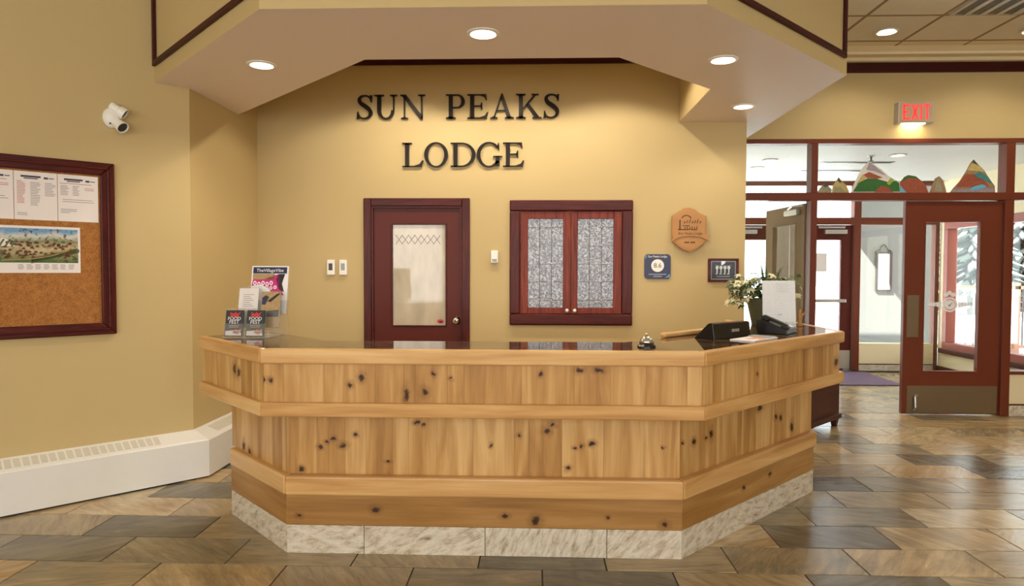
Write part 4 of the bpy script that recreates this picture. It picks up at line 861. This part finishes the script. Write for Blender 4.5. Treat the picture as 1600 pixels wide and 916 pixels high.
# exit sign
t = thing('exit_sign', 'illuminated red EXIT sign in a bronze metal case on the wall', 'exit sign', (3.735, SY, 2.918))
box('case', MT['silver'], t, -.172, .172, -.085, 0, 0, .205, 0.004); box('face_plate', MT['exitface'], t, -.16, .16, -.088, -.084, .012, .195)
EL = {'E': [rect(0, 0, .02, .15), rect(0, 0, .066, .02), rect(0, .13, .066, .15), rect(0, .066, .056, .084)], 'X': [[(0, 0), (.022, 0), (.074, .15), (.052, .15)], [(.052, 0), (.074, 0), (.022, .15), (0, .15)]], 'I': [rect(0, 0, .02, .15)], 'T': [rect(.024, 0, .044, .15), rect(0, .13, .068, .15)]}
for ch, x0 in zip('EXIT', (-.128, -.05, .037, .07)):
    mb = MB()
    for p in EL[ch]: mb.plate([(x+x0, z+.03) for x, z in p], -.0895, -.0875)
    build(mb, 'lit_letter', MT['exit'], t, label='glowing red letter %s' % ch)
box('downlight_lens', MT['lamp'], t, -.11, .1, -.07, -.02, -.006, -.0005)
l = bpy.data.lights.new('exit_lamp', 'AREA'); l.size = .18; l.energy = 1.2; l.color = (1, .75, .4); lo = bpy.data.objects.new('exit_lamp', l); COL.objects.link(lo); lo.parent = t; lo.location = (0, -.045, -.012)
# ceiling diffuser
t = thing('ceiling_diffuser', 'grey linear air diffuser in the tiled ceiling', 'air vent', (3.7225, 5.5225, ZC-.004))
box('diffuser_frame', MT['silver'], t, -.29, .29, -.3, .3, -.006, .0, 0.002)
for k in range(4): box('dark_slot', MT['black'], t, -.25+k*.13, -.19+k*.13, -.28, .28, -.0075, -.0045)
for k in range(4): box('louvre_blade', MT['silver'], t, -.185+k*.13, -.16+k*.13, -.28, .28, -.016, -.006)

# ------------------------------------------------------------------ vestibule and outer glazing
struct(MB().box(1.66, 6.0, SY+.12, OY+.15, 2.762, 2.86), 'ceiling_vestibule', MT['vwhite'], 'white vestibule ceiling behind the transom panes', 'ceiling')
struct(MB().box(1.6, 1.66, SY+.12, OY+.15, 0, 2.76), 'wall_vestibule_left', MT['cream'])
RX = 5.85
wv = MB()
for y0, y1, z0, z1 in ((SY+.13, 7.62, 0, 2.76), (9.88, OY, 0, 2.76), (7.62, 9.88, 0, .33), (7.62, 9.88, 2.17, 2.76)): wv.box(RX, RX+.12, y0, y1, z0, z1)
struct(wv, 'wall_vestibule_right', MT['cream'], 'cream vestibule side wall around a big window', 'wall')
t = thing('window_3', 'salmon-framed vestibule window onto snowy trees and a railing', 'window', (RX, 8.75, .33), PI/2, kind='structure')
for a, b, z0, z1 in ((-1.13, 1.13, 0, .12), (-1.13, 1.13, 1.73, 1.84), (-1.13, -1.03, .12, 1.73), (1.03, 1.13, .12, 1.73), (-.06, .04, .12, 1.73)): box('window_frame', MT['salmon'], t, a, b, -.12, .02, z0, z1, 0.006)
for a, b in ((-1.03, -.06), (.04, 1.03)): box('pane', MT['glass'], t, a, b, -.05, -.044, .12, 1.73)
box('window_sill', MT['casing'], t, -1.15, 1.15, .02, .06, -.04, .03, 0.006)
struct(MB().box(RX-.02, RX, SY+.13, OY, 0.001, .09), 'baseboard_vestibule', MT['casing'])
of = thing('window_4', 'outer rust red glazing frame of the vestibule', 'window', (4.0, OY, 0), kind='structure')
def ob(a, b, z0, z1, nm='frame_bar', m='frame'): return box(nm, MT[m], of, a, b, OY, OY+.12, z0, z1, 0.004, world=True)
ob(1.66, RX, 2.70, 2.76, 'head_rail'); ob(1.66, RX, 2.136, 2.238, 'transom_rail')
for a, b in ((1.66, 1.72), (2.70, 2.80), (4.626, 4.727), (RX-.06, RX)): ob(a, b, 2.238, 2.70, 'mullion'); ob(a, b, .002, 2.136, 'mullion')
for a, b in ((1.72, 2.70), (4.727, RX-.06)):
    ob(a, b, .37, .405, 'sill_rail', 'cream'); ob(a, b, .105, .37, 'low_panel', 'cream'); ob(a, b, .092, .105, 'brown_strip', 'casing'); ob(a, b, .002, .092, 'stone_plinth', 'stone')
    box('pane', MT['glass'], of, a, b, OY+.05, OY+.056, .405, 2.136, world=True)
for a, b in ((1.72, 2.70), (2.80, 4.626), (4.727, RX-.06)): box('pane', MT['glass'], of, a, b, OY+.05, OY+.056, 2.238, 2.70, world=True)
for nm, hx, fl, lb in (('door_4', 4.62, -1, 'outer red door leaf beside the vestibule sidelight'), ('door_5', 2.806, 1, 'outer red door leaf at the far side of the vestibule')):
    t, bx = glazed_door(nm, lb, (hx, OY+.03, 0), 0, .9, 2.13, MT['doorpaint'], (.155, .74, .36, 1.925), flip=fl, kick=MT['silver'])
    bx('door_closer', MT['silver'], .1, .42, -.06, -.001, 2.0, 2.06, 0.006); bx('closer_track', MT['silver'], .12, .5, -.03, -.001, 2.08, 2.11, 0.004)
    if fl < 0: bx('paper_notice', MT['paper'], .36, .6, .014, .0185, 1.45, 1.72)
    bx('push_bar', MT['silver'], .1, .8, -.06, -.03, 1.0, 1.05, 0.008)
rug = MB().box(-.75, .75, -.56, .56, 0.001, .014); o = build(rug, 'entrance_mat', MT['rug'], None, 0.004); o.location = (3.95, 9.25, 0); tag(o, 'purple-grey entrance mat on the vestibule floor', 'mat')
for x, y, lb in ((2.786, 8.657, 'white vestibule downlight deeper behind the narrow transom pane'), (2.743, 8.067, 'white vestibule downlight closer to the narrow transom pane'), (4.05, 7.75, 'white vestibule downlight above the painted mountains')):
    downlight(x, y, 2.757, .075, 10, lb, 'vestibule downlights', recess=.004, col=(1, .95, .88))
for y, lb in ((8.95, 'long dark slot diffuser in the vestibule ceiling close to the outer doors'), (8.27, 'long dark slot diffuser in the vestibule ceiling close to the painted mountains')):
    t = thing('slot_diffuser', lb, 'air vent', (3.85, y, 2.761), 0, 'vestibule slot diffusers')
    box('diffuser_frame', MT['silver'], t, -.42, .42, -.05, .05, -.006, 0, 0.002)
    for k in range(2): box('dark_slot', MT['dgrey'], t, -.4, .4, -.035+k*.04, -.005+k*.04, -.0075, -.004)
t = thing('fire_sprinkler', 'small pendant fire sprinkler on the vestibule ceiling', 'sprinkler', (3.79, 7.82, 2.761))
build(MB().lathe([(0, 0), (.04, 0), (.036, -.008), (.012, -.012), (0, -.012)], seg=20), 'escutcheon', MT['silver'], t); build(MB().lathe([(0, -.01), (.012, -.01), (.008, -.05), (.026, -.054), (.026, -.058), (0, -.058)], seg=16), 'sprinkler_head', MT['dgrey'], t)

# ------------------------------------------------------------------ outdoors
struct(MB().box(-30, 60, OY+.15, 70, -.35, -.06).box(6.0, 60, -20, OY+.15, -.35, -.06), 'ground_snow', MT['snow'], 'bright snow covered ground outdoors', 'snow')
struct(MB().box(5.33, 6.55, 11.3, 11.45, -.06, 3.0), 'wall_exterior', MT['extwall'], 'pale grey outdoor wall seen through the vestibule sidelight', 'wall')
struct(MB().box(4.455, 6.6, OY+.16, 11.5, 3.0, 3.12), 'sun_shade_slab', MT['extwall'], 'added roof slab that casts the slanted shadow on the outdoor wall', 'roof')  # unseen slab added so its edge throws the wall's diagonal shadow
struct(MB().box(-7.3, 7.8, -4.4, SY+.2, ZC+.13, ZC+.3).box(1.5, 6.1, SY+.2, OY+.16, 2.87, 3.0), 'ceiling_roof', MT['extwall'])
t = thing('framed_notice', 'framed notice with a curled iron top on the outdoor wall', 'notice', (5.71, 11.3, 1.13))
for a, b, z0, z1 in ((-.13, .13, .62, .65), (-.13, .13, 0, .03), (-.13, -.1, .03, .62), (.1, .13, .03, .62)): box('frame', MT['iron'], t, a, b, -.03, 0, z0, z1)
box('sheet', MT['paper'], t, -.1, .1, -.015, 0, .03, .62)
mb = MB()
for s_ in (-1, 1): mb.tube([(s_*.12, -.015, .66), (s_*.06, -.015, .68), (s_*.045, -.015, .72), (s_*.02, -.015, .755), (0, -.015, .765)], .008, 6)
build(mb, 'scroll_top', MT['iron'], t)
t = thing('deck_railing', 'wooden railing with thin balusters in front of snowy trees', 'railing', (8.6, 12.6, -.06))
box('top_rail', MT['cedar'], t, -2.3, 2.6, -.05, .05, 1.2, 1.26); box('bottom_rail', MT['cedar'], t, -2.3, 2.6, -.03, .03, .12, .18)
for k in range(33): box('baluster', MT['iron'], t, -2.2+k*.145, -2.178+k*.145, -.011, .011, .18, 1.2)
for x in (-2.25, .15, 2.5): box('post', MT['cedar'], t, x-.05, x+.05, -.05, .05, 0, 1.32)
t = thing('banner_flag', 'bright green banner hanging from a slanted pole by the railing', 'banner', (8.02, 12.2, -.06))
mb = MB(); nn = 10
vs = []
for k in range(nn+1):
    for j in range(2): vs.append((-.18+.4*k/nn, .03*math.sin(k*1.1)+.01*j, 0)) 
vs = [(x, y, z) for (x, y, _) in vs[::2] for z in (.72, 1.86)]
mb.add(vs+[(x, y+.008, z) for x, y, z in vs], [(2*k, 2*k+2, 2*k+3, 2*k+1) for k in range(nn)]+[(2*(nn+1)+2*k+1, 2*(nn+1)+2*k+3, 2*(nn+1)+2*k+2, 2*(nn+1)+2*k) for k in range(nn)]); build(mb, 'cloth', MT['green'], t)
build(MB().tube([(.3, .0, 0), (.3, .0, 1.6), (.24, .0, 2.0), (-.2, 0, 1.88)], .015, 6) if False else MB().tube([(.26, .0, 0), (.26, .0, 2.5)], .018, 8).tube([(.26, 0, 2.3), (-.2, 0, 1.86)], .014, 6), 'pole', MT['silver'], t)
def fir(x, y, h, label, seed):
    rnd = random.Random(seed); t = thing('snowy_fir', label, 'tree', (x, y, -.06), rnd.random()*6, 'snowy firs outside the vestibule')
    build(MB().lathe([(h*.025, 0), (h*.02, h*.4), (h*.004, h*.95)], seg=8), 'trunk', MT['bark'], t)
    gb = MB(); sb = MB(); n = 40
    for k in range(n):
        z = h*(.08+.9*k/n); R = h*.21*(1-k/n)+.1; m = 26
        for j in range(m):
            a = 2*PI*j/m+rnd.random()*.5+k; r = R*rnd.uniform(.55, 1.1); wdt = r*.12; dz = -r*.28
            ca, sa = math.cos(a), math.sin(a)
            q = lambda rr, ww, zz: (rr*ca-ww*sa, rr*sa+ww*ca, z+zz)
            gb.add([q(0, 0, .12*R), q(r*.55, wdt, dz*.5), q(r, 0, dz), q(r*.55, -wdt, dz*.5), q(r*.5, 0, dz*.9)], [(0, 1, 2, 3), (0, 4, 1), (1, 4, 2), (2, 4, 3), (3, 4, 0)])
            if rnd.random() < .5: sb.add([q(r*.2, 0, .12*R), q(r*.6, wdt*.6, dz*.42), q(r*.95, 0, dz*.85), q(r*.6, -wdt*.6, dz*.42), q(r*.55, 0, dz*.2+.05)], [(0, 1, 4), (1, 2, 4), (2, 3, 4), (3, 0, 4), (3, 2, 1, 0)])
    build(gb, 'foliage', MT['fir'], t); build(sb, 'snow_load', MT['snow'], t)
for i, (x, y, h, lb) in enumerate(((15.6, 24.6, 8, 'tall snow laden fir behind the railing and banner'), (19.6, 28.0, 9, 'taller snow laden fir behind the first one'), (21.6, 33.5, 10, 'snow laden fir beyond the banner pole'), (25.2, 31.0, 8, 'snow laden fir farthest along the railing'))): fir(x, y, h, lb, i+3)

# ------------------------------------------------------------------ walnut chest by the glazing
t = thing('low_chest', 'dark walnut chest on tapered feet behind the desk by the sidelight', 'chest', (2.45, 6.12, 0), PI/4)
box('body', MT['chest'], t, -.5, .5, -.08, .30, .09, .52, 0.004); box('lid', MT['chest'], t, -.52, .52, -.1, .31, .52, .55, 0.005); box('base_moulding', MT['chest'], t, -.52, .52, -.1, .31, .075, .12, 0.006)
box('front_panel', MT['chest'], t, -.42, .42, -.088, -.078, .16, .48, 0.004)
for x in (-.47, .47):
    for y in (-.05, .26): build(MB().lathe([(.028, 0), (.045, .078)], Matrix.Translation((x, y, 0)) @ Matrix.Rotation(PI/4, 4, 'Z'), 4), 'foot', MT['chest'], t)

# ------------------------------------------------------------------ things on the counter
CT = 1.0722
# brochure rack
t = thing('brochure_rack', 'clear acrylic tiered brochure rack at the counter end', 'brochure rack', (-1.61, 3.70, CT))
ac = MB()
TL = math.radians(12)
build(MB().box(-.145, .13, -.005, .22, 0, .004), 'rack_base', MT['acrylic'], t)
Rx = lambda x, y, z: Matrix.Translation((x, y, z+.004)) @ Matrix.Rotation(-TL, 4, 'X')
for (x, y, z, w_, h_, nm) in ((-.078, .0, .004, .112, .16, 'front_pocket'), (.042, .0, .004, .112, .16, 'front_pocket'), (-.03, .075, .05, .13, .24, 'middle_pocket'), (.095, .075, .05, .12, .21, 'middle_pocket'), (.055, .15, .12, .235, .18, 'rear_pocket')):
    build(MB().box(-w_/2, w_/2, .011, .013, 0, h_, Rx(x, y, z)).box(-w_/2, w_/2, -.003, -.001, 0, h_*.45, Rx(x, y, z)).box(-w_/2, -w_/2+.002, -.001, .011, 0, h_*.45, Rx(x, y, z)).box(w_/2-.002, w_/2, -.001, .011, 0, h_*.45, Rx(x, y, z)).box(-w_/2, w_/2, -.003, .013, -.002, 0, Rx(x, y, z)), nm, MT['acrylic'], t)
build(MB().box(-.09, .15, .1, .103, .0, .05).box(-.06, .17, .178, .181, .0, .12), 'riser', MT['acrylic'], t)
def leaflet(name, label, x, y, z, w_, h_, base, items):
    t = thing(name, label, 'brochure', (-1.61+x, 3.70+y, CT+z+.004), 0, 'leaflets in the brochure rack')
    R = Matrix.Rotation(-TL, 4, 'X')
    build(MB().box(-w_/2, w_/2, .001, .008, 0.001, h_, R), 'cover', base, t)
    for nm, m, pts in items:
        build(MB().plate(pts, -.0002, .0012, R), nm, m, t)
    return t, R
def tx(s, nm, m, t, x, z, size, sx=1.0):
    o = text(s, nm, m, t, x, z, -.0006, size, depth=.0003, sx=sx); o.data.transform(Matrix.Rotation(-TL, 4, 'X')); return o
for x, lb in ((-.078, 'black and red food festival leaflet in the pocket toward the recess wall'), (.042, 'black and red food festival leaflet in the pocket toward the office door')):
    l_, R = leaflet('festival_leaflet', lb, x, 0, .004, .1, .148, MT['black'], [('red_emblem', MT['red'], [(-.024, .112), (.02, .11), (.026, .125), (.034, .139), (.012, .128), (.004, .139), (-.004, .128), (-.026, .136)]), ('hand_photo', MT['paper'], [(-.046, .005), (.046, .005), (.044, .02), (.0, .034), (-.046, .03)]), ('fingers_photo', MT['skin'], [(-.008, .022), (.02, .012), (.042, .024), (.04, .044), (.03, .034), (.012, .04)])])
    tx('FOOD', 'title_print', MT['paperpure'], l_, 0, .1, .026, 1.0); tx('FEST', 'title_print', MT['paperpure'], l_, 0, .08, .028, 1.0)
    mm = MB().box(-.03, .03, -.0002, .001, .058, .062, R).box(-.026, .026, -.0002, .001, .05, .053, R); build(mm, 'small_print', MT['tanp'], l_)
l_, R = leaflet('white_leaflet', 'plain white leaflet with faint lines in the middle tier', -.035, .075, .05, .112, .225, MT['paper'], [])
mm = MB()
for k in range(7): mm.box(-.03, .03-.01*(k % 3), -.0002, .0012, .12+k*.011, .1225+k*.011, R)
build(mm, 'faint_print', MT['ink'], l_)
l_, R = leaflet('photo_leaflet', 'tan photo leaflet with a dark diagonal in the middle tier', .095, .075, .05, .108, .205, MT['tanp'], [('dark_diagonal', MT['black'], [(-.02, .15), (.0, .145), (.05, .19), (.05, .198), (.03, .19)]), ('blue_patch', MT['navy'], [(-.05, .13), (-.03, .13), (-.012, .175), (-.03, .185), (-.05, .17)]), ('dark_foot', MT['iron'], [(-.05, .06), (.05, .06), (.05, .1), (-.05, .09)])])
l_, R = leaflet('village_magazine', 'pink and white village magazine in the rear tier', .055, .15, .12, .216, .285, MT['paperpure'], [('navy_masthead', MT['navy'], [(-.1, .24), (.1, .24), (.1, .278), (-.1, .278)]), ('straw_strip', MT['tanp'], [(-.1, .205), (.03, .205), (.03, .238), (-.1, .238)]), ('magenta_art', MT['magenta'], [(-.104, .165), (-.05, .175), (.0, .15), (.02, .12), (.09, .11), (.06, .17), (.055, .237), (.01, .225), (-.03, .205), (-.098, .205)]), ('dark_figure', MT['black'], [(.04, .2), (.06, .145), (.09, .13), (.075, .18), (.09, .237), (.05, .237)])])
tx('TheVillageVibe', 'masthead_text', MT['paperpure'], l_, 0, .258, .027, 1.0); tx('GROWL', 'cover_text', MT['paperpure'], l_, -.035, .195, .03) if False else None
mm = MB()
for k in range(5): 
    for q in arc_band(-.085+k*.024, .183-.006*(k % 2), (.010, .013), (.005, .007), 0, 2*PI, 12): mm.plate(q, -.0008, .0005, R)
for k in range(5):
    for q in arc_band(-.06+k*.024, .158-.004*(k % 2), (.009, .011), (.004, .006), 0, 2*PI, 12): mm.plate(q, -.0008, .0005, R)
build(mm, 'bubble_lettering', MT['paperpure'], l_)
# service bell
t = thing('service_bell', 'chrome service bell on a black base on the counter', 'bell', (.554, 3.375, CT))
build(MB().lathe([(0, 0), (.046, 0), (.046, .006), (.038, .014), (0, .014)], seg=28), 'base', MT['black'], t)
build(MB().lathe([(.036, .016), (.0355, .03), (.028, .045), (.014, .054), (0, .056)], seg=28), 'dome', MT['chrome'], t, smooth=True)
build(MB().lathe([(0, .054), (.004, .056), (.004, .062), (.008, .064), (.008, .068), (0, .069)], seg=14), 'button', MT['chrome'], t, smooth=True)
# black wedge sign
t = thing('wedge_sign', 'black wedge-shaped counter sign with small white lettering', 'counter sign', (.985, 3.745, CT), math.atan2(.63, .78))
mb = MB().profile([(0, 0), (.135, 0), (.045, .085), (.028, .09), (.012, .086)], 0, .345); build(mb, 'body', MT['black'], t, 0.002, segs=1)
build(MB().profile([(.0135, .0865), (.028, .0905), (.045, .0855), (.045, .0862), (.028, .0915), (.0128, .0872)], .004, .341), 'top_band', MT['chest'], t)
o = text('OPEN', 'sign_text', MT['silver'], t, .2, .042, -.0005, .03) if False else None
mm = MB()
for k in range(4): mm.box(.165+k*.017, .165+k*.017+.012, -.0015, .004, .036, .052)
build(mm, 'white_lettering', MT['silver'], t)
# magazine
t = thing('open_magazine', 'loose magazine and flyers lying on the granite wing', 'magazine', (1.22, 3.80, CT), PI/4+.05)
build(MB().box(-.15, .15, -.07, .07, 0, .006), 'pages', MT['paper'], t); build(MB().plate([(0, 0)]*0 or [(-.15, .0062), (.15, .0062), (.15, .0075), (-.15, .0075)], -.07, .02), 'cover_sheet', MT['paperpure'], t)
build(MB().prism([(-.06, -.06), (.03, -.065), (.06, .015), (-.02, .018)], .0076, .0084), 'orange_picture', MT['orange'], t); build(MB().prism([(-.1, -.02), (-.07, -.05), (-.05, .01), (-.09, .016)], .0076, .0084), 'pink_picture', MT['skin'], t)
build(MB().prism([(.05, -.06), (.14, -.062), (.146, .066), (.07, .068)], .0062, .012), 'grey_flyer', MT['greyplastic'], t)
# telephone
t = thing('desk_telephone', 'black desk telephone with handset on the counter wing', 'telephone', (1.49, 4.20, CT), .95)
build(MB().profile([(-.085, 0), (.09, 0), (.10, .03), (.095, .085), (.07, .09), (-.085, .028)], -.105, .105), 'body', MT['black'], t, 0.005)
sl = math.atan2(.062, .155)
Rm = Matrix.Translation((0, -.085, .028)) @ Matrix.Rotation(sl, 4, 'X')
hs = build(MB().box(-.1, -.055, .01, .165, .012, .028, Rm).box(-.102, -.053, .0, .045, .0, .022, Rm).box(-.102, -.053, .125, .17, .0, .022, Rm), 'handset', MT['black'], t, 0.006)
build(MB().box(-.03, .085, .11, .155, .0005, .004, Rm), 'display', MT['greyplastic'], t)
for i in range(3):
    for j in range(4): build(MB().box(-.028+i*.024, -.012+i*.024, .022+j*.02, .035+j*.02, 0.0, .005, Rm), 'key', MT['silver'], t)
build(MB().box(.05, .09, .02, .1, .0005, .002, Rm), 'label_card', MT['paper'], t)
# sign holder
t = thing('sign_holder', 'clear acrylic stand holding a blank-looking white page', 'sign holder', (1.652, 4.62, CT), -.05)
R = Matrix.Translation((0, 0, .004)) @ Matrix.Rotation(-math.radians(6), 4, 'X')
build(MB().box(-.11, .11, .0, .003, .0, .315, R).box(-.11, .11, .006, .009, .0, .315, R).box(-.11, .11, -.02, .07, .0, .004), 'acrylic_stand', MT['acrylic'], t)
build(MB().box(-.107, .107, .0035, .0055, .034, .312, R), 'page', MT['page'], t)
mm = MB()
for k in range(6): mm.box(-.02, .075-.012*(k % 2), .0030, .0036, .235+k*.012, .2365+k*.012, R)
build(mm, 'printed_block', MT['ink'], t); build(MB().plate([(-.02, .075), (.012, .078), (.03, .088), (.0, .086)], .0030, .0036, R), 'logo_mark', MT['greyplastic'], t)
# potted plant
t = thing('potted_ivy', 'variegated ivy with spiky leaves in an olive green pot', 'potted plant', (1.65, 4.86, CT))
build(MB().lathe([(0, 0), (.105, 0), (.142, .17), (.15, .17), (.152, .185), (.14, .185), (.13, .15), (0, .15)], seg=30), 'pot', MT['pot'], t)
build(MB().lathe([(0, .150), (.13, .150), (.0, .16)], seg=20), 'soil', MT['soil'], t)
lv = MB().add([(0, 0, 0), (.012, .012, .003), (.03, .009, -.002), (.022, .024, 0), (.034, .038, -.006), (.012, .032, .002), (0, .056, -.01), (-.012, .032, .002), (-.034, .038, -.006), (-.022, .024, 0), (-.03, .009, -.002), (-.012, .012, .003), (0, .026, .006)], [(12, i, i+1) for i in range(0, 11)]+[(12, 11, 0)])
lmes = []
for m in ('leafv', 'leafm', 'leafd'):
    me = lv.mesh('leaf'); me.materials.append(MT[m]); lmes.append(me)
rnd = random.Random(5)
for k in range(230):
    a = rnd.uniform(-PI, PI); el = rnd.uniform(-.35, 1.0); r = rnd.uniform(.08, .19)
    trail = rnd.random() < .4
    x = math.cos(a)*(r+.02); y = math.sin(a)*(r+.01); z = .225+r*max(0, el)*.9
    if trail: x = -(.15+rnd.random()*.13); y = -abs(math.sin(a))*.14-.02; z = .32-rnd.random()*.17*min(1, (-x-.1)*8)
    if x > -.12 and y < -.10: y = -.10+.02*rnd.random()
    if x > -.14: z = max(z, .215)
    if z < .19 and math.hypot(x, y) < .15: x *= 1.35; y *= 1.25
    o = bpy.data.objects.new('leaf', lmes[rnd.choice((0, 0, 0, 1, 1, 2))]); COL.objects.link(o); o.parent = t; s_ = rnd.uniform(.8, 1.3); o.scale = (s_, s_, s_)
    o.location = (x, y, z); o.rotation_euler = (rnd.uniform(-1.5, .3), rnd.uniform(-.6, .6), math.atan2(y, x)-PI/2+rnd.uniform(-.7, .7))
stm = MB()
for k in range(14):
    a = rnd.uniform(-PI, PI); stm.tube([(0.02*math.cos(a), .02*math.sin(a), .15), (.06*math.cos(a), .06*math.sin(a), .24), (.12*math.cos(a), .11*math.sin(a), .21)], .0025, 5)
build(stm, 'stems', MT['leafd'], t)
for k in range(18):
    a = k*2*PI/18+rnd.uniform(-.2, .2); L = rnd.uniform(.2, .32); sp = rnd.uniform(.15, .75) if math.sin(a) > -.3 else .35; wd = .012
    pts = []
    for j in range(6):
        f = j/5; rr_ = L*sp*f; zz = .15+L*(f*(1.15-.35*sp)-.28*sp*f*f*1.6); ww = wd*(1-abs(2*f-.7)*.5)*(1 if j < 5 else .1)
        ca, sa = math.cos(a), math.sin(a); pts.append(((rr_*ca-ww*sa, rr_*sa+ww*ca, zz), (rr_*ca, rr_*sa, zz-.004), (rr_*ca+ww*sa, rr_*sa-ww*ca, zz)))
    vs = [p for q in pts for p in q]; fs = []
    for j in range(5):
        for i in range(2): fs.append((3*j+i, 3*j+i+1, 3*j+3+i+1, 3*j+3+i))
    build(MB().add(vs, fs), 'blade_leaf', MT['leafd'], t, smooth=False)
# little carved figure
t = thing('carved_figurine', 'small carved tan wooden figurine beside the white page', 'figurine', (1.825, 4.72, CT), .3)
build(MB().lathe([(0, 0), (.024, 0), (.026, .012), (.012, .02), (.014, .05), (.02, .066), (.012, .084), (.016, .1), (.012, .118), (0, .124)], Matrix.Diagonal((1, .8, 1, 1)), 16), 'body', MT['plaque'], t, smooth=True)
build(MB().tube([(0, -.01, .075), (.024, -.014, .085), (.03, -.012, .105)], .006, 8).tube([(0, -.01, .06), (-.02, -.014, .05), (-.026, -.012, .03)], .006, 8), 'arms', MT['plaque'], t)
